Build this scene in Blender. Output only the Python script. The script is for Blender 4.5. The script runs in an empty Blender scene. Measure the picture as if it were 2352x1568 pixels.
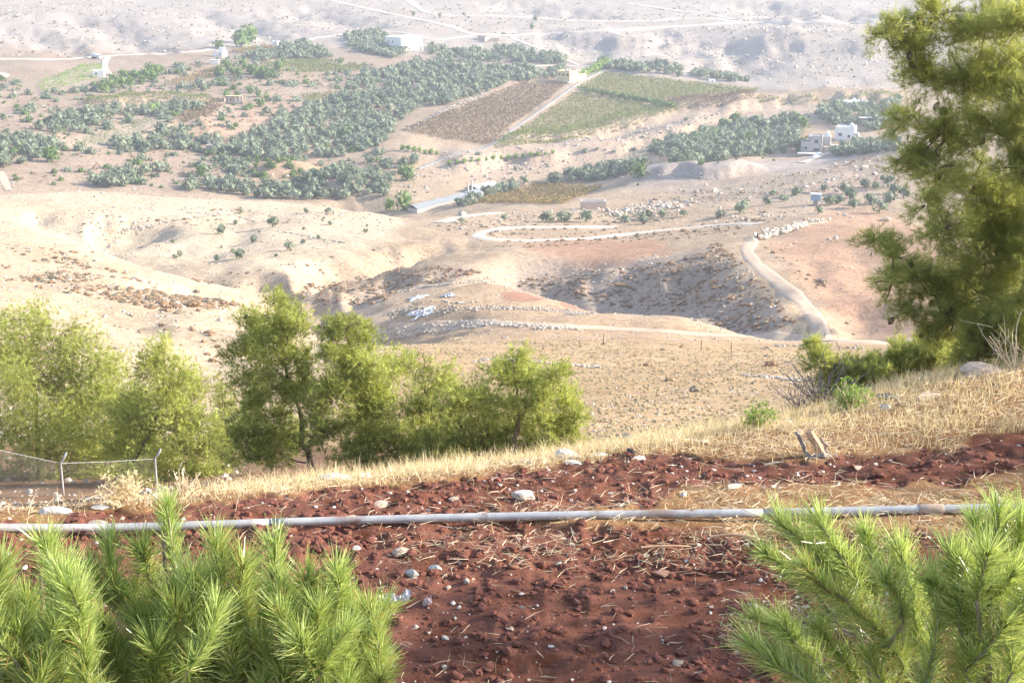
import bpy, math, random
import numpy as np
RNG = np.random.default_rng(11)
random.seed(11)
sc = bpy.context.scene
COL = sc.collection
PI = math.pi
# ------------------------------------------------------------------ camera
CAM_H = 3.3                      # eye height above the soil terrace (a viewing platform)
PITCH = math.radians(16.0)
HFOV = math.radians(40.0)
cam_d = bpy.data.cameras.new('camera')
cam = bpy.data.objects.new('camera', cam_d); COL.objects.link(cam)
cam.location = (0, 0, CAM_H)
cam.rotation_euler = (PI/2 - PITCH, 0, 0)
cam_d.sensor_fit = 'HORIZONTAL'; cam_d.angle = HFOV
cam_d.clip_start = 0.1; cam_d.clip_end = 9000
sc.camera = cam
# ------------------------------------------------------------------ sky and sun
SUN_EL = math.radians(24.0)
SUN_AZ = math.radians(88.0)       # clockwise from the view direction (+Y): low sun on the right
w = bpy.data.worlds.new('World'); sc.world = w; w.use_nodes = True
nt = w.node_tree
sky = nt.nodes.new('ShaderNodeTexSky'); sky.sky_type = 'NISHITA'; sky.sun_disc = False
sky.sun_elevation = SUN_EL; sky.sun_rotation = SUN_AZ
sky.altitude = 700; sky.dust_density = 2.0
bgn = nt.nodes['Background']; bgn.inputs['Strength'].default_value = 0.13
nt.links.new(sky.outputs[0], bgn.inputs['Color'])
sun_d = bpy.data.lights.new('sun', 'SUN'); sun_d.energy = 4.6; sun_d.angle = math.radians(0.53)
sun_d.color = (1.0, 0.90, 0.76)
sun = bpy.data.objects.new('sun', sun_d); COL.objects.link(sun)
from mathutils import Vector, Matrix
SUN_DIR = Vector((math.sin(SUN_AZ)*math.cos(SUN_EL), math.cos(SUN_AZ)*math.cos(SUN_EL), math.sin(SUN_EL)))
sun.rotation_euler = (-SUN_DIR).to_track_quat('-Z', 'Y').to_euler()
sun.location = SUN_DIR*40
vs = sc.view_settings
vs.view_transform = 'Standard'; vs.look = 'None'; vs.gamma = 1.0; vs.use_curve_mapping = False
vs.exposure = 1.8
sc.cycles.max_bounces = 6; sc.cycles.diffuse_bounces = 3; sc.cycles.glossy_bounces = 1
sc.cycles.transmission_bounces = 3; sc.cycles.volume_bounces = 0; sc.cycles.transparent_max_bounces = 4
sc.cycles.caustics_reflective = False; sc.cycles.caustics_refractive = False
sc.cycles.use_denoising = True

# ------------------------------------------------------------------ pixel <-> world
PW, PH = 2352.0, 1568.0          # the frame in which I measured the photograph
TX = math.tan(HFOV/2); TY = TX*682/1024
def pix_dir(px, py):
    sx = (np.asarray(px, float)/PW - .5)*2*TX
    sy = (.5 - np.asarray(py, float)/PH)*2*TY
    dy = math.cos(PITCH) + sy*math.sin(PITCH)
    dz = -math.sin(PITCH) + sy*math.cos(PITCH)
    return np.arctan2(sx, dy), dz/np.hypot(sx, dy)          # azimuth, tan(elevation)
def project(x, y, z):
    zz = np.asarray(z) - CAM_H
    f = y*math.cos(PITCH) - zz*math.sin(PITCH)
    u = y*math.sin(PITCH) + zz*math.cos(PITCH)
    f = np.where(np.abs(f) < 1e-6, 1e-6, f)
    px = (np.asarray(x)/f/(2*TX) + .5)*PW
    py = (.5 - u/f/(2*TY))*PH
    return np.where(f > 0, px, -9999), np.where(f > 0, py, -9999)

# ------------------------------------------------------------------ noise
def _hash(ix, iy, seed):
    h = (ix.astype(np.int64)*374761393 + iy.astype(np.int64)*668265263 + seed*974634777) & 0x7fffffff
    h = ((h ^ (h >> 13))*1274126177) & 0x7fffffff
    return ((h ^ (h >> 16)) & 0xffff)/65535.0
def vnoise(x, y, seed=0):
    ix = np.floor(x); iy = np.floor(y); fx = x-ix; fy = y-iy
    fx = fx*fx*fx*(fx*(fx*6-15)+10); fy = fy*fy*fy*(fy*(fy*6-15)+10)
    a = _hash(ix, iy, seed); b = _hash(ix+1, iy, seed); c = _hash(ix, iy+1, seed); d = _hash(ix+1, iy+1, seed)
    return (a*(1-fx)+b*fx)*(1-fy) + (c*(1-fx)+d*fx)*fy - .5
def fbm(x, y, seed=0, oct=4, gain=.5):
    s = 0; a = 1.0
    for k in range(oct):
        s = s + a*vnoise(x*(2.03**k)+k*17.3, y*(2.03**k)-k*9.1, seed+k); a *= gain
    return s
def smooth(a, b, x):
    t = np.clip((x-a)/(b-a), 0, 1); return t*t*(3-2*t)
def in_poly(px, py, poly):
    inside = np.zeros(np.shape(px), bool); n = len(poly)
    for i in range(n):
        x0, y0 = poly[i]; x1, y1 = poly[(i+1) % n]
        if y0 == y1: continue
        c = ((y0 > py) != (y1 > py)) & (px < (x1-x0)*(py-y0)/(y1-y0)+x0)
        inside ^= c
    return inside

# ------------------------------------------------------------------ object helpers
def link(o, parent=None):
    COL.objects.link(o)
    if parent is not None: o.parent = parent
    return o
def mesh_np(name, V, F, mats=(), smooth_=False, cols=None, mat_idx=None):
    """V (n,3); F (m,3) or (m,4) int array or a list of such arrays"""
    me = bpy.data.meshes.new(name)
    Fs = F if isinstance(F, list) else [F]
    Fs = [np.asarray(f, np.int32) for f in Fs if len(f)]
    V = np.asarray(V, np.float32)
    me.vertices.add(len(V)); me.vertices.foreach_set('co', V.ravel())
    nl = sum(f.size for f in Fs); nf = sum(len(f) for f in Fs)
    me.loops.add(nl); me.polygons.add(nf)
    me.loops.foreach_set('vertex_index', np.concatenate([f.ravel() for f in Fs]))
    tot = np.concatenate([np.full(len(f), f.shape[1], np.int32) for f in Fs])
    st = np.concatenate([[0], np.cumsum(tot)[:-1]]).astype(np.int32)
    me.polygons.foreach_set('loop_start', st)
    if mat_idx is not None: me.polygons.foreach_set('material_index', np.asarray(mat_idx, np.int32))
    me.polygons.foreach_set('use_smooth', np.full(nf, bool(smooth_)))
    for m in mats: me.materials.append(m)
    if cols is not None:
        ca = me.color_attributes.new('Col', 'FLOAT_COLOR', 'POINT')
        c = np.ones((len(V), 4), np.float32); c[:, :3] = cols
        ca.data.foreach_set('color', c.ravel())
    me.update(calc_edges=True)
    return me
def obj(name, me, parent=None, label=None, cat=None, group=None, kind=None, loc=None):
    o = bpy.data.objects.new(name, me); link(o, parent)
    if label: o['label'] = label
    if cat: o['category'] = cat
    if group: o['group'] = group
    if kind: o['kind'] = kind
    if loc is not None: o.location = loc
    return o
def empty(name, loc, label, cat, group=None, rz=0, s=1):
    o = obj(name, None, None, label, cat, group, None, loc)
    o.rotation_euler = (0, 0, rz); o.scale = (s, s, s); o.empty_display_size = .2
    return o
class MB:
    """collects shapes into one mesh"""
    def __init__(s): s.V = []; s.T = []; s.Q = []; s.n = 0
    def add(s, V, T=None, Q=None):
        V = np.asarray(V, float)
        if T is not None and len(T): s.T.append(np.asarray(T)+s.n)
        if Q is not None and len(Q): s.Q.append(np.asarray(Q)+s.n)
        s.V.append(V); s.n += len(V); return s
    def box(s, c, d, rz=0, taper=1.0):
        x, y, z = np.array(d)/2
        P = np.array([[-x,-y,-z],[x,-y,-z],[x,y,-z],[-x,y,-z],[-x*taper,-y*taper,z],[x*taper,-y*taper,z],[x*taper,y*taper,z],[-x*taper,y*taper,z]])
        if rz:
            ca, sa = math.cos(rz), math.sin(rz); P = np.c_[P[:,0]*ca-P[:,1]*sa, P[:,0]*sa+P[:,1]*ca, P[:,2]]
        return s.add(P+np.array(c), Q=[[0,3,2,1],[4,5,6,7],[0,1,5,4],[1,2,6,5],[2,3,7,6],[3,0,4,7]])
    def tube(s, pts, rad, n=6, cap=True):
        pts = np.asarray(pts, float); m = len(pts)
        rad = np.broadcast_to(np.asarray(rad, float), (m,))
        t = np.gradient(pts, axis=0); t /= np.linalg.norm(t, axis=1)[:, None]+1e-9
        ref = np.array([0, 0, 1.0]) if abs(t[0, 2]) < .9 else np.array([1.0, 0, 0])
        u = np.cross(t, ref); u /= np.linalg.norm(u, axis=1)[:, None]+1e-9
        v = np.cross(t, u)
        a = np.arange(n)*2*PI/n
        P = pts[:, None]+rad[:, None, None]*(np.cos(a)[None, :, None]*u[:, None]+np.sin(a)[None, :, None]*v[:, None])
        Q = [[i*n+j, i*n+(j+1) % n, (i+1)*n+(j+1) % n, (i+1)*n+j] for i in range(m-1) for j in range(n)]
        V = P.reshape(-1, 3); T = []
        if cap:
            V = np.vstack([V, pts[0], pts[-1]]); k = m*n
            T = [[k, (j+1) % n, j] for j in range(n)]+[[k+1, (m-1)*n+j, (m-1)*n+(j+1) % n] for j in range(n)]
        return s.add(V, T=T, Q=Q)
    def mesh(s, name, mats=(), smooth_=False, cols=None):
        V = np.vstack(s.V); F = []
        if s.T: F.append(np.vstack(s.T))
        if s.Q: F.append(np.vstack(s.Q))
        return mesh_np(name, V, F, mats, smooth_, cols)

# ------------------------------------------------------------------ materials
def mat_new(name):
    m = bpy.data.materials.new(name); m.use_nodes = True
    nt = m.node_tree; b = nt.nodes['Principled BSDF']
    b.inputs['Roughness'].default_value = .9; b.inputs['Specular IOR Level'].default_value = .2
    return m, nt, b
def N(nt, typ, **kw):
    n = nt.nodes.new(typ)
    for k, v in kw.items():
        if k in n.inputs: n.inputs[k].default_value = v
        else: setattr(n, k, v)
    return n
def mix_rgb(nt, fac, a, b, mode='MIX'):
    n = nt.nodes.new('ShaderNodeMix'); n.data_type = 'RGBA'; n.blend_type = mode
    for s, v in ((0, fac), (6, a), (7, b)):
        if hasattr(v, 'links'): nt.links.new(v, n.inputs[s])
        elif s == 0: n.inputs[0].default_value = v
        else: n.inputs[s].default_value = tuple(v)+(1,) if len(v) == 3 else v
    return n.outputs[2]
def ramp(nt, src, stops):
    n = nt.nodes.new('ShaderNodeValToRGB'); nt.links.new(src, n.inputs[0])
    e = n.color_ramp.elements
    while len(e) < len(stops): e.new(.5)
    for el, (p, c) in zip(e, stops):
        el.position = p; el.color = (c, c, c, 1) if isinstance(c, (int, float)) else tuple(c)+(1,)
    return n.outputs[0]
def noise_tex(nt, scale, detail=4, rough=.6, coord='Object', dist=0.0):
    tc = nt.nodes.new('ShaderNodeTexCoord'); n = nt.nodes.new('ShaderNodeTexNoise')
    n.inputs['Scale'].default_value = scale; n.inputs['Detail'].default_value = detail
    n.inputs['Roughness'].default_value = rough; n.inputs['Distortion'].default_value = dist
    nt.links.new(tc.outputs[coord], n.inputs['Vector'])
    return n.outputs['Fac']
def simple(name, c1, c2=None, scale=4.0, rough=.9, bump=0.0, bscale=None, spec=.2, metal=0.0, per_obj=0.0, coord='Object'):
    m, nt, b = mat_new(name)
    b.inputs['Roughness'].default_value = rough; b.inputs['Specular IOR Level'].default_value = spec
    b.inputs['Metallic'].default_value = metal
    f = noise_tex(nt, scale, 5, .65, coord)
    col = mix_rgb(nt, ramp(nt, f, [(.32, 0), (.68, 1)]), c1, c2 or c1)
    if per_obj:
        oi = nt.nodes.new('ShaderNodeObjectInfo')
        hs = nt.nodes.new('ShaderNodeHueSaturation')
        mr = N(nt, 'ShaderNodeMapRange'); mr.inputs['To Min'].default_value = 1-per_obj; mr.inputs['To Max'].default_value = 1+per_obj
        nt.links.new(oi.outputs['Random'], mr.inputs['Value']); nt.links.new(mr.outputs[0], hs.inputs['Value'])
        nt.links.new(col, hs.inputs['Color']); col = hs.outputs[0]
    nt.links.new(col, b.inputs['Base Color'])
    if bump:
        bf = noise_tex(nt, bscale or scale*4, 6, .7, coord)
        bn = N(nt, 'ShaderNodeBump', Strength=1.0, Distance=bump); nt.links.new(bf, bn.inputs['Height']); nt.links.new(bn.outputs[0], b.inputs['Normal'])
    return m
def leafy(name, c_dark, c_light, transl=.35, vcol=True, rough=.6, per_obj=.0):
    """foliage: colour from the per-vertex clump value, some light passes through"""
    m = bpy.data.materials.new(name); m.use_nodes = True; nt = m.node_tree
    b = nt.nodes['Principled BSDF']; out = nt.nodes['Material Output']
    b.inputs['Roughness'].default_value = rough; b.inputs['Specular IOR Level'].default_value = .25
    at = nt.nodes.new('ShaderNodeAttribute'); at.attribute_name = 'Col'
    sep = nt.nodes.new('ShaderNodeSeparateColor'); nt.links.new(at.outputs['Color'], sep.inputs[0])
    col = mix_rgb(nt, sep.outputs[0], c_dark, c_light)
    if per_obj:
        oi = nt.nodes.new('ShaderNodeObjectInfo'); hs = nt.nodes.new('ShaderNodeHueSaturation')
        mr = N(nt, 'ShaderNodeMapRange'); mr.inputs['To Min'].default_value = 1-per_obj; mr.inputs['To Max'].default_value = 1+per_obj
        nt.links.new(oi.outputs['Random'], mr.inputs['Value']); nt.links.new(mr.outputs[0], hs.inputs['Value'])
        nt.links.new(col, hs.inputs['Color']); col = hs.outputs[0]
    nt.links.new(col, b.inputs['Base Color'])
    tr = nt.nodes.new('ShaderNodeBsdfTranslucent'); mx = nt.nodes.new('ShaderNodeMixShader'); mx.inputs[0].default_value = transl
    nt.links.new(mix_rgb(nt, .5, col, (c_light[0]*1.1, c_light[1]*1.1, c_light[2]*.6)), tr.inputs[0])
    nt.links.new(b.outputs[0], mx.inputs[1]); nt.links.new(tr.outputs[0], mx.inputs[2]); nt.links.new(mx.outputs[0], out.inputs[0])
    return m
# ------------------------------------------------------------------ terrain: control points (px, py, distance in metres)
CP = [
 # far edge of the soil terrace (crest), then the drop just behind it
 (-300,1205,8.0),(0,1188,8.3),(250,1165,8.7),(500,1130,9.0),(740,1105,9.4),(1000,1075,9.8),(1300,1040,10.3),(1500,1010,10.8),(1700,972,11.3),(1850,944,11.5),(1950,928,11.6),(2020,900,11.9),(2100,866,12.2),(2352,838,12.6),(2600,815,12.8),
 (0,1240,11.0),(500,1190,12.0),(1000,1125,13),(1500,1060,14.5),(1900,985,15.5),(2352,905,16),(2700,900,16),
 (0,1212,18),(250,1188,19),(500,1155,20),(740,1122,19),(1000,1095,20),(1300,1060,21),(1500,1050,22),(1900,960,24),(2352,930,26),
 # slope under the pines and the fence
 (0,1160,33),(150,1152,35),(350,1132,37),(0,1085,46),(200,1070,48),(560,1090,34),(560,1062,50),(740,1098,28),(740,1070,36),(1000,1080,34),(1300,1048,40),
 (0,1010,60),(300,990,64),(600,1000,68),(900,990,68),
 # dry field
 (1400,990,62),(1500,960,74),(1700,965,72),(1900,940,74),(1500,900,102),(1800,890,105),(1300,900,105),(1000,930,94),(1500,830,138),(1800,830,142),(1200,830,138),(950,860,128),(2100,860,100),(2352,880,90),(2352,800,150),
 (1850,792,172),(1500,775,168),(1200,775,166),(900,785,164),
 # track below the mound
 (1880,776,186),(1600,764,184),(1400,752,186),(1100,742,190),(900,764,184),(2100,790,178),(2352,770,180),
 # left near hillside
 (480,900,100),(480,830,138),(250,800,140),(0,790,140),(250,730,190),(0,700,200),(500,730,190),(560,770,165),(700,720,200),(640,760,172),(760,765,182),
 (0,620,262),(200,640,250),(400,660,246),(550,690,226),(680,692,222),(740,722,212),
 (-300,520,340),(0,537,330),(130,545,322),(230,570,312),(330,615,300),(420,643,290),(480,655,284),(540,672,270),
 # hollow behind it
 (0,600,400),(200,615,370),(330,650,350),(480,672,330),(600,690,300),(700,705,268),(765,735,252),(800,752,236),
 # mound in the middle
 (880,745,200),(820,735,205),(1000,715,206),(1250,720,204),(1000,690,218),(1200,690,218),(890,690,216),(930,672,226),(1050,652,238),(1130,641,244),(1200,655,238),(1300,685,224),(1400,714,206),(1500,722,198),(1560,716,198),(1700,762,188),
 (850,770,226),(870,730,246),(1130,690,268),(1200,710,262),(1300,730,250),(1400,745,236),(1500,755,226),(1700,785,212),(1820,785,206),
 # slopes on the far side of the gullies, centre
 (700,690,272),(790,690,290),(720,660,296),(640,640,300),(560,650,312),(800,630,312),(900,622,320),(1000,610,316),(1080,622,300),(1180,655,318),(1250,670,306),(1400,700,272),(1500,690,264),(1600,700,243),(1700,740,216),(1800,770,205),
 (700,600,335),(800,585,350),(900,560,372),(1000,580,345),(1150,605,322),(1300,625,305),(1500,620,292),(1650,650,258),(1750,680,234),(1830,740,210),
 (1000,548,392),(1200,575,352),(1400,575,344),(1550,590,322),(1650,560,316),(1700,600,278),
 (1080,540,404),(1200,550,396),(1400,545,400),(1600,525,414),(1700,515,410),(1300,520,424),
 # right hillside with the track
 (1880,740,212),(1850,700,226),(1790,650,250),(1720,590,292),(1710,560,318),(1780,528,352),(1850,514,368),
 (1950,700,236),(2000,640,262),(1950,580,300),(1900,540,336),(2100,600,280),(2100,700,230),(2352,650,250),(2352,560,300),
 (1840,500,384),(1900,489,392),(2000,497,386),(2080,512,376),(2352,520,370),
 (1900,500,420),(2080,520,410),
 # second left field and its crest
 (300,600,372),(250,560,420),(450,610,352),(600,600,346),(600,560,388),(400,540,420),(750,560,384),(900,525,430),(100,500,440),(400,490,462),(600,490,462),(800,500,450),(930,515,442),
 (-300,450,500),(0,446,500),(200,433,510),(400,446,502),(600,460,492),(760,474,486),(850,487,478),(940,508,456),
 (0,470,545),(200,456,556),(400,468,548),(600,482,540),(760,500,530),(850,515,520),(940,530,500),(940,512,520),
 # middle right, above the hairpin
 (1000,510,440),(1060,500,450),(1200,490,462),(1350,478,474),(1500,480,462),(1700,480,446),(1870,462,452),(2000,450,470),(2080,480,440),
 (1020,488,486),(1200,474,496),(1400,466,500),(1430,440,540),(1560,440,520),(1700,420,520),(1900,400,516),(2080,345,560),(2352,330,600),
 (1450,410,570),(1600,395,572),(1800,390,566),(1600,378,600),(1760,370,600),(1900,375,590),
 # valley floor
 (930,490,540),(1000,470,556),(1100,455,572),(1230,455,585),(1350,445,585),(1280,425,610),(880,470,552),(760,470,566),(600,455,582),(400,440,590),(200,430,598),(0,425,600),
 (900,430,600),(1000,430,600),(1000,400,628),(1100,405,632),(1250,400,640),(1420,385,648),
 # bank and cliff under the vineyard, then the terrace
 (1010,375,648),(1100,380,652),(1250,370,660),(1400,350,676),(1500,325,696),(1020,350,668),(1100,352,676),(1250,342,690),(1400,318,722),(1500,300,738),
 (1130,343,686),(920,302,700),(1010,320,694),(1450,292,750),(1555,256,786),(1640,240,806),(1740,236,822),
 (1060,270,752),(1300,270,770),(1200,192,864),(1305,190,874),(1320,208,852),(1400,168,932),(1560,185,906),(1740,205,884),(1720,232,828),(2000,225,836),(2200,222,836),
 (1600,285,738),(1700,268,758),(1850,250,790),(2000,238,806),(1600,310,706),(1750,295,716),(1900,270,740),(2050,255,760),
 (1500,360,640),(1700,340,650),(1860,350,636),(1950,320,668),(2080,300,690),(1900,300,700),
 # left valley side with the orchards
 (0,380,626),(200,370,636),(400,370,648),(600,375,650),(800,375,648),(0,330,672),(200,330,680),(400,330,690),(600,330,694),(800,330,700),
 (0,270,740),(200,270,744),(400,270,752),(600,280,744),(800,270,764),(0,210,820),(200,210,824),(400,220,816),(600,220,818),(800,220,826),(950,250,790),
 (0,160,905),(200,160,908),(400,165,900),(600,165,900),(800,165,908),(1000,180,884),(1150,180,882),(0,135,962),(200,132,968),(430,125,986),(600,120,996),(800,110,1010),(930,115,1000),(1100,130,984),(1300,150,946),(1500,158,930),
 # upper hillside
 (1150,81,1086),(950,90,1066),(1000,58,1160),(1350,75,1096),(1700,55,1150),(2000,55,1150),(880,25,1290),(1100,40,1220),(1400,45,1200),(1600,30,1250),(1800,120,1000),(1800,85,1052),(2000,80,1050),(1900,150,960),(2100,150,960),(1850,200,876),(2050,195,880),
 (0,100,1040),(300,95,1060),(600,85,1090),(0,50,1190),(300,45,1210),(600,40,1230),(0,0,1400),(400,0,1400),(800,0,1400),(1200,0,1400),(1600,0,1400),(2000,0,1380),(2352,60,1160),(2352,0,1370),(2352,150,960),
 (0,-120,1950),(800,-120,1950),(1600,-120,1950),(2352,-120,1950),(0,-300,2900),(800,-290,2900),(1600,-300,2900),(2352,-310,2900),
]
pxs, pys, rs = np.array(CP, float).T
az_c, s_c = pix_dir(pxs, pys)
d_c = s_c + CAM_H/rs                              # = z / r
# the level terrace itself
near = [(a, r) for a in (-.95, -.55, -.3, -.12, .06, .2, .32, .55, .95) for r in (1.5, 2.6, 4, 5.2, 6.4, 7.4)]
az_c = np.r_[az_c, [a for a, r in near]]; rs = np.r_[rs, [r for a, r in near]]
d_c = np.r_[d_c, [(.10*max(a, 0)*(r-4))/r if r > 4 else 0. for a, r in near]]
KAZ = 1.35
P_c = np.c_[az_c*KAZ, np.log(rs)]
def rbf_fit(P, f):
    n = len(P); D = np.linalg.norm(P[:, None]-P[None], axis=2)
    A = np.zeros((n+3, n+3)); A[:n, :n] = -D - 0e-3*np.eye(n); A[:n, n] = 1; A[:n, n+1:] = P; A[n, :n] = 1; A[n+1:, :n] = P.T
    return np.linalg.solve(A + 1e-9*np.eye(n+3), np.r_[f, 0, 0, 0])
wts = rbf_fit(P_c, d_c)
def rbf_eval(Q):
    out = np.empty(len(Q)); n = len(P_c)
    for i in range(0, len(Q), 8000):
        q = Q[i:i+8000]
        D = np.sqrt(((q[:, None, :]-P_c[None])**2).sum(2))
        out[i:i+8000] = -D@wts[:n]+wts[n]+q@wts[n+1:]
    return out
AZ_IN = math.radians(26)
az_in = np.linspace(-AZ_IN, AZ_IN, 430)
side = AZ_IN + (PI-AZ_IN)*np.linspace(0, 1, 56)[1:]**1.5
az_g = np.r_[-side[::-1], az_in, side[:-1]]
r_g = np.r_[np.geomspace(1.2, 3.4, 40)[:-1], np.geomspace(3.4, 15, 330), np.geomspace(15, 2900, 540)[1:]]
L_g = np.log(r_g)
# coarse evaluation of the fitted surface, blurred a little, then resampled
azc = np.linspace(-.62, .62, 190); Lc = np.linspace(L_g[0], L_g[-1], 420)
AA, LL = np.meshgrid(azc, Lc)
Dc = rbf_eval(np.c_[AA.ravel()*KAZ, LL.ravel()]).reshape(AA.shape)
def blur(G, it=2):
    for _ in range(it):
        G = np.pad(G, 1, mode='edge')
        G = (G[:-2, 1:-1]+G[2:, 1:-1]+2*G[1:-1, 1:-1])/4
        G = np.pad(G, 1, mode='edge')
        G = (G[1:-1, :-2]+G[1:-1, 2:]+2*G[1:-1, 1:-1])/4
    return G
Dc = blur(Dc, 1)
def bil(G, gx, gy, x, y):
    i = np.clip((x-gx[0])/(gx[1]-gx[0]), 0, len(gx)-1.001); j = np.clip((y-gy[0])/(gy[1]-gy[0]), 0, len(gy)-1.001)
    i0 = i.astype(int); j0 = j.astype(int); fi = i-i0; fj = j-j0
    return (G[j0, i0]*(1-fi)+G[j0, i0+1]*fi)*(1-fj)+(G[j0+1, i0]*(1-fi)+G[j0+1, i0+1]*fi)*fj
A2, L2 = np.meshgrid(az_g, L_g)
R2 = np.exp(L2)
D2 = bil(Dc, azc, Lc, np.clip(A2, -.6, .6), L2)
back = smooth(.65, 1.3, np.abs(A2))
D2 = D2*(1-back) + back*np.where(R2 > 9, -.06*(1-9/R2), 0)
X2 = R2*np.sin(A2); Y2 = R2*np.cos(A2)
Z2 = D2*R2
px0, py0 = project(X2, Y2, Z2)
# ------------------------------------------------------------------ ground regions, drawn on the land
VINE = {
 'V1': [(920,300),(1200,190),(1305,190),(1120,331),(1010,318)],
 'V2': [(1130,342),(1320,215),(1555,255),(1450,290),(1300,325)],
 'V3': [(1322,205),(1392,167),(1560,185),(1740,205),(1735,211),(1650,216),(1560,224),(1480,238),(1340,212)],
 'V3B': [(1490,243),(1560,224),(1650,216),(1735,211),(1722,238),(1560,250)],
 'V4': [(1740,222),(2060,219),(2060,231),(1740,236)],
 'V5': [(1080,466),(1230,422),(1385,430),(1290,470)],
 'V6': [(85,192),(190,148),(238,148),(230,178),(100,216)],
 'V7': [(672,152),(740,147),(838,152),(825,163),(690,167)],
 'V8': [(605,146),(690,138),(755,137),(762,144),(640,156)],
 'V9': [(380,190),(490,155),(497,178),(400,198)],
 'V10': [(690,218),(790,214),(775,232),(705,236)],
 'V11': [(400,272),(500,225),(512,248),(430,286)],
 'V12': [(160,328),(340,272),(402,290),(255,336)],
 'V13': [(195,228),(300,212),(480,218),(500,236),(380,240),(200,246)],
 'V14': [(530,118),(600,104),(640,108),(560,128)],
}
ZP = [  # polygon, rmin, rmax, colour, edge jitter px
 ([(-400,-400),(2800,-400),(2800,500),(-400,500)], 860, 4000, (.42,.37,.33), 10),
 ([(-400,420),(-400,100),(500,100),(1100,130),(1330,150),(1320,190),(1150,200),(900,300),(900,470),(300,440)], 540, 1030, (.37,.29,.225), 8),
 ([(980,430),(1000,340),(1140,345),(1450,295),(1560,258),(1750,238),(2060,232),(2060,262),(1800,290),(1500,340),(1300,400)], 560, 900, (.47,.365,.28), 6),
 ([(1440,440),(1480,380),(1650,370),(1850,360),(2060,310),(2060,345),(1750,420)], 480, 720, (.43,.37,.34), 4),
 ([(1420,430),(1700,470),(2400,480),(2400,330),(2080,345),(1800,395)], 430, 600, (.41,.325,.255), 6),
 ([(60,330),(200,300),(330,270),(420,290),(300,330),(120,350)], 560, 860, (.47,.36,.27), 8),
 ([(420,300),(560,240),(640,230),(700,250),(600,300),(500,330)], 560, 900, (.46,.33,.24), 8),
 ([(540,370),(720,360),(800,400),(700,425),(560,420)], 540, 760, (.47,.33,.22), 6),
 ([(-400,460),(0,440),(300,430),(760,468),(950,505),(880,560),(600,620),(420,640),(200,560),(-400,530)], 330, 520, (.57,.465,.34), 6),
 ([(-400,530),(0,530),(240,565),(500,655),(760,720),(820,760),(600,1000),(-400,1000)], 60, 345, (.53,.42,.295), 5),
 ([(560,700),(640,640),(760,660),(900,610),(1080,615),(1180,650),(900,660),(830,720),(760,750)], 215, 340, (.45,.355,.275), 5),
 ([(830,770),(900,680),(1000,650),(1130,645),(1330,700),(1700,768),(1850,790),(1400,800),(1000,790)], 160, 245, (.46,.335,.225), 3),
 ([(1080,630),(1200,600),(1600,590),(1720,640),(1850,760),(1700,770),(1420,715),(1250,680)], 200, 340, (.38,.305,.245), 5),  # slope turned from the sun: its shade is put into this darker ground colour
 ([(1200,562),(1330,553),(1520,548),(1540,580),(1450,605),(1340,608),(1250,590)], 300, 420, (.42,.265,.18), 4),
 ([(1760,560),(1850,520),(1900,490),(2010,495),(2100,520),(2400,520),(2400,760),(2100,770),(1900,700),(1830,640)], 200, 430, (.44,.29,.20), 4),
 ([(700,1100),(800,900),(900,790),(1500,780),(2000,800),(2400,800),(2400,900),(1900,960),(1300,1060)], 30, 178, (.45,.325,.195), 6),
 ([(-400,1260),(-400,1000),(500,1000),(1000,1040),(1000,1100),(400,1150)], 14, 60, (.25,.16,.105), 8),  # brown earth, darkened further to paint in the shade under the pines
]
zone = np.zeros(X2.shape+(3,)); zone[:] = (.45,.345,.245)
jx = fbm(X2/ (R2*.02+.01), Y2/(R2*.02+.01), 5, 3); jy = fbm(X2/(R2*.02+.01)+40, Y2/(R2*.02+.01), 9, 3)
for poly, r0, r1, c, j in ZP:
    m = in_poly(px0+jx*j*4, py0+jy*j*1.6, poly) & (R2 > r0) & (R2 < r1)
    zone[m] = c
# vineyard soil
vine_mask = np.zeros(X2.shape, bool)
for k, poly in VINE.items():
    m = in_poly(px0, py0, poly) & (R2 > 520)
    vine_mask |= m; zone[m] = (.36,.28,.20) if k not in ('V6','V12') else (.42,.35,.27)
# terrace: red soil, straw-grown strips and the path
RED = np.array((.185,.080,.055)); STRAWC = np.array((.30,.17,.085))
nearm = R2 < 14.5
zone[nearm] = STRAWC
soil_poly = [(-400,1250),(0,1195),(400,1163),(620,1142),(1000,1100),(1250,1068),(1480,1034),(1700,1050),(1880,1066),(2150,1030),(2352,992),(2700,950),(2700,1050),(2352,1078),(2200,1100),(2000,1116),(1750,1105),(1560,1115),(1480,1160),(1300,1180),(1200,1195),(1400,1215),(1700,1220),(2352,1230),(2900,1300),(2900,2000),(-600,2000),(-600,1250)]
msoil = in_poly(px0+jx*60, py0+jy*22, soil_poly) & nearm
zone[msoil] = RED
behind = (R2 < 9) & (np.abs(A2) > .6); zone[behind] = RED
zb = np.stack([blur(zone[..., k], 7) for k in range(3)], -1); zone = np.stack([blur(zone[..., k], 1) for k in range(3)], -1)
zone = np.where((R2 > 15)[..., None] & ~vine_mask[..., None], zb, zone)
soilness = (zone[..., 0] < .24) & (R2 < 13)
NR, NC = Z2.shape
def row_of(r):
    return np.interp(np.log(np.maximum(r, 1e-3)), L_g, np.arange(NR))
def col_of(a):
    return np.interp(a, az_g, np.arange(NC))
def gz(x, y):
    """height of the land"""
    x = np.asarray(x, float); y = np.asarray(y, float)
    i = np.clip(row_of(np.hypot(x, y)), 0, NR-1.001); j = np.clip(col_of(np.arctan2(x, y)), 0, NC-1.001)
    i0 = i.astype(int); j0 = j.astype(int); fi = i-i0; fj = j-j0
    return (Z2[i0, j0]*(1-fj)+Z2[i0, j0+1]*fj)*(1-fi)+(Z2[i0+1, j0]*(1-fj)+Z2[i0+1, j0+1]*fj)*fi
S2 = (Z2-CAM_H)/R2
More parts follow.
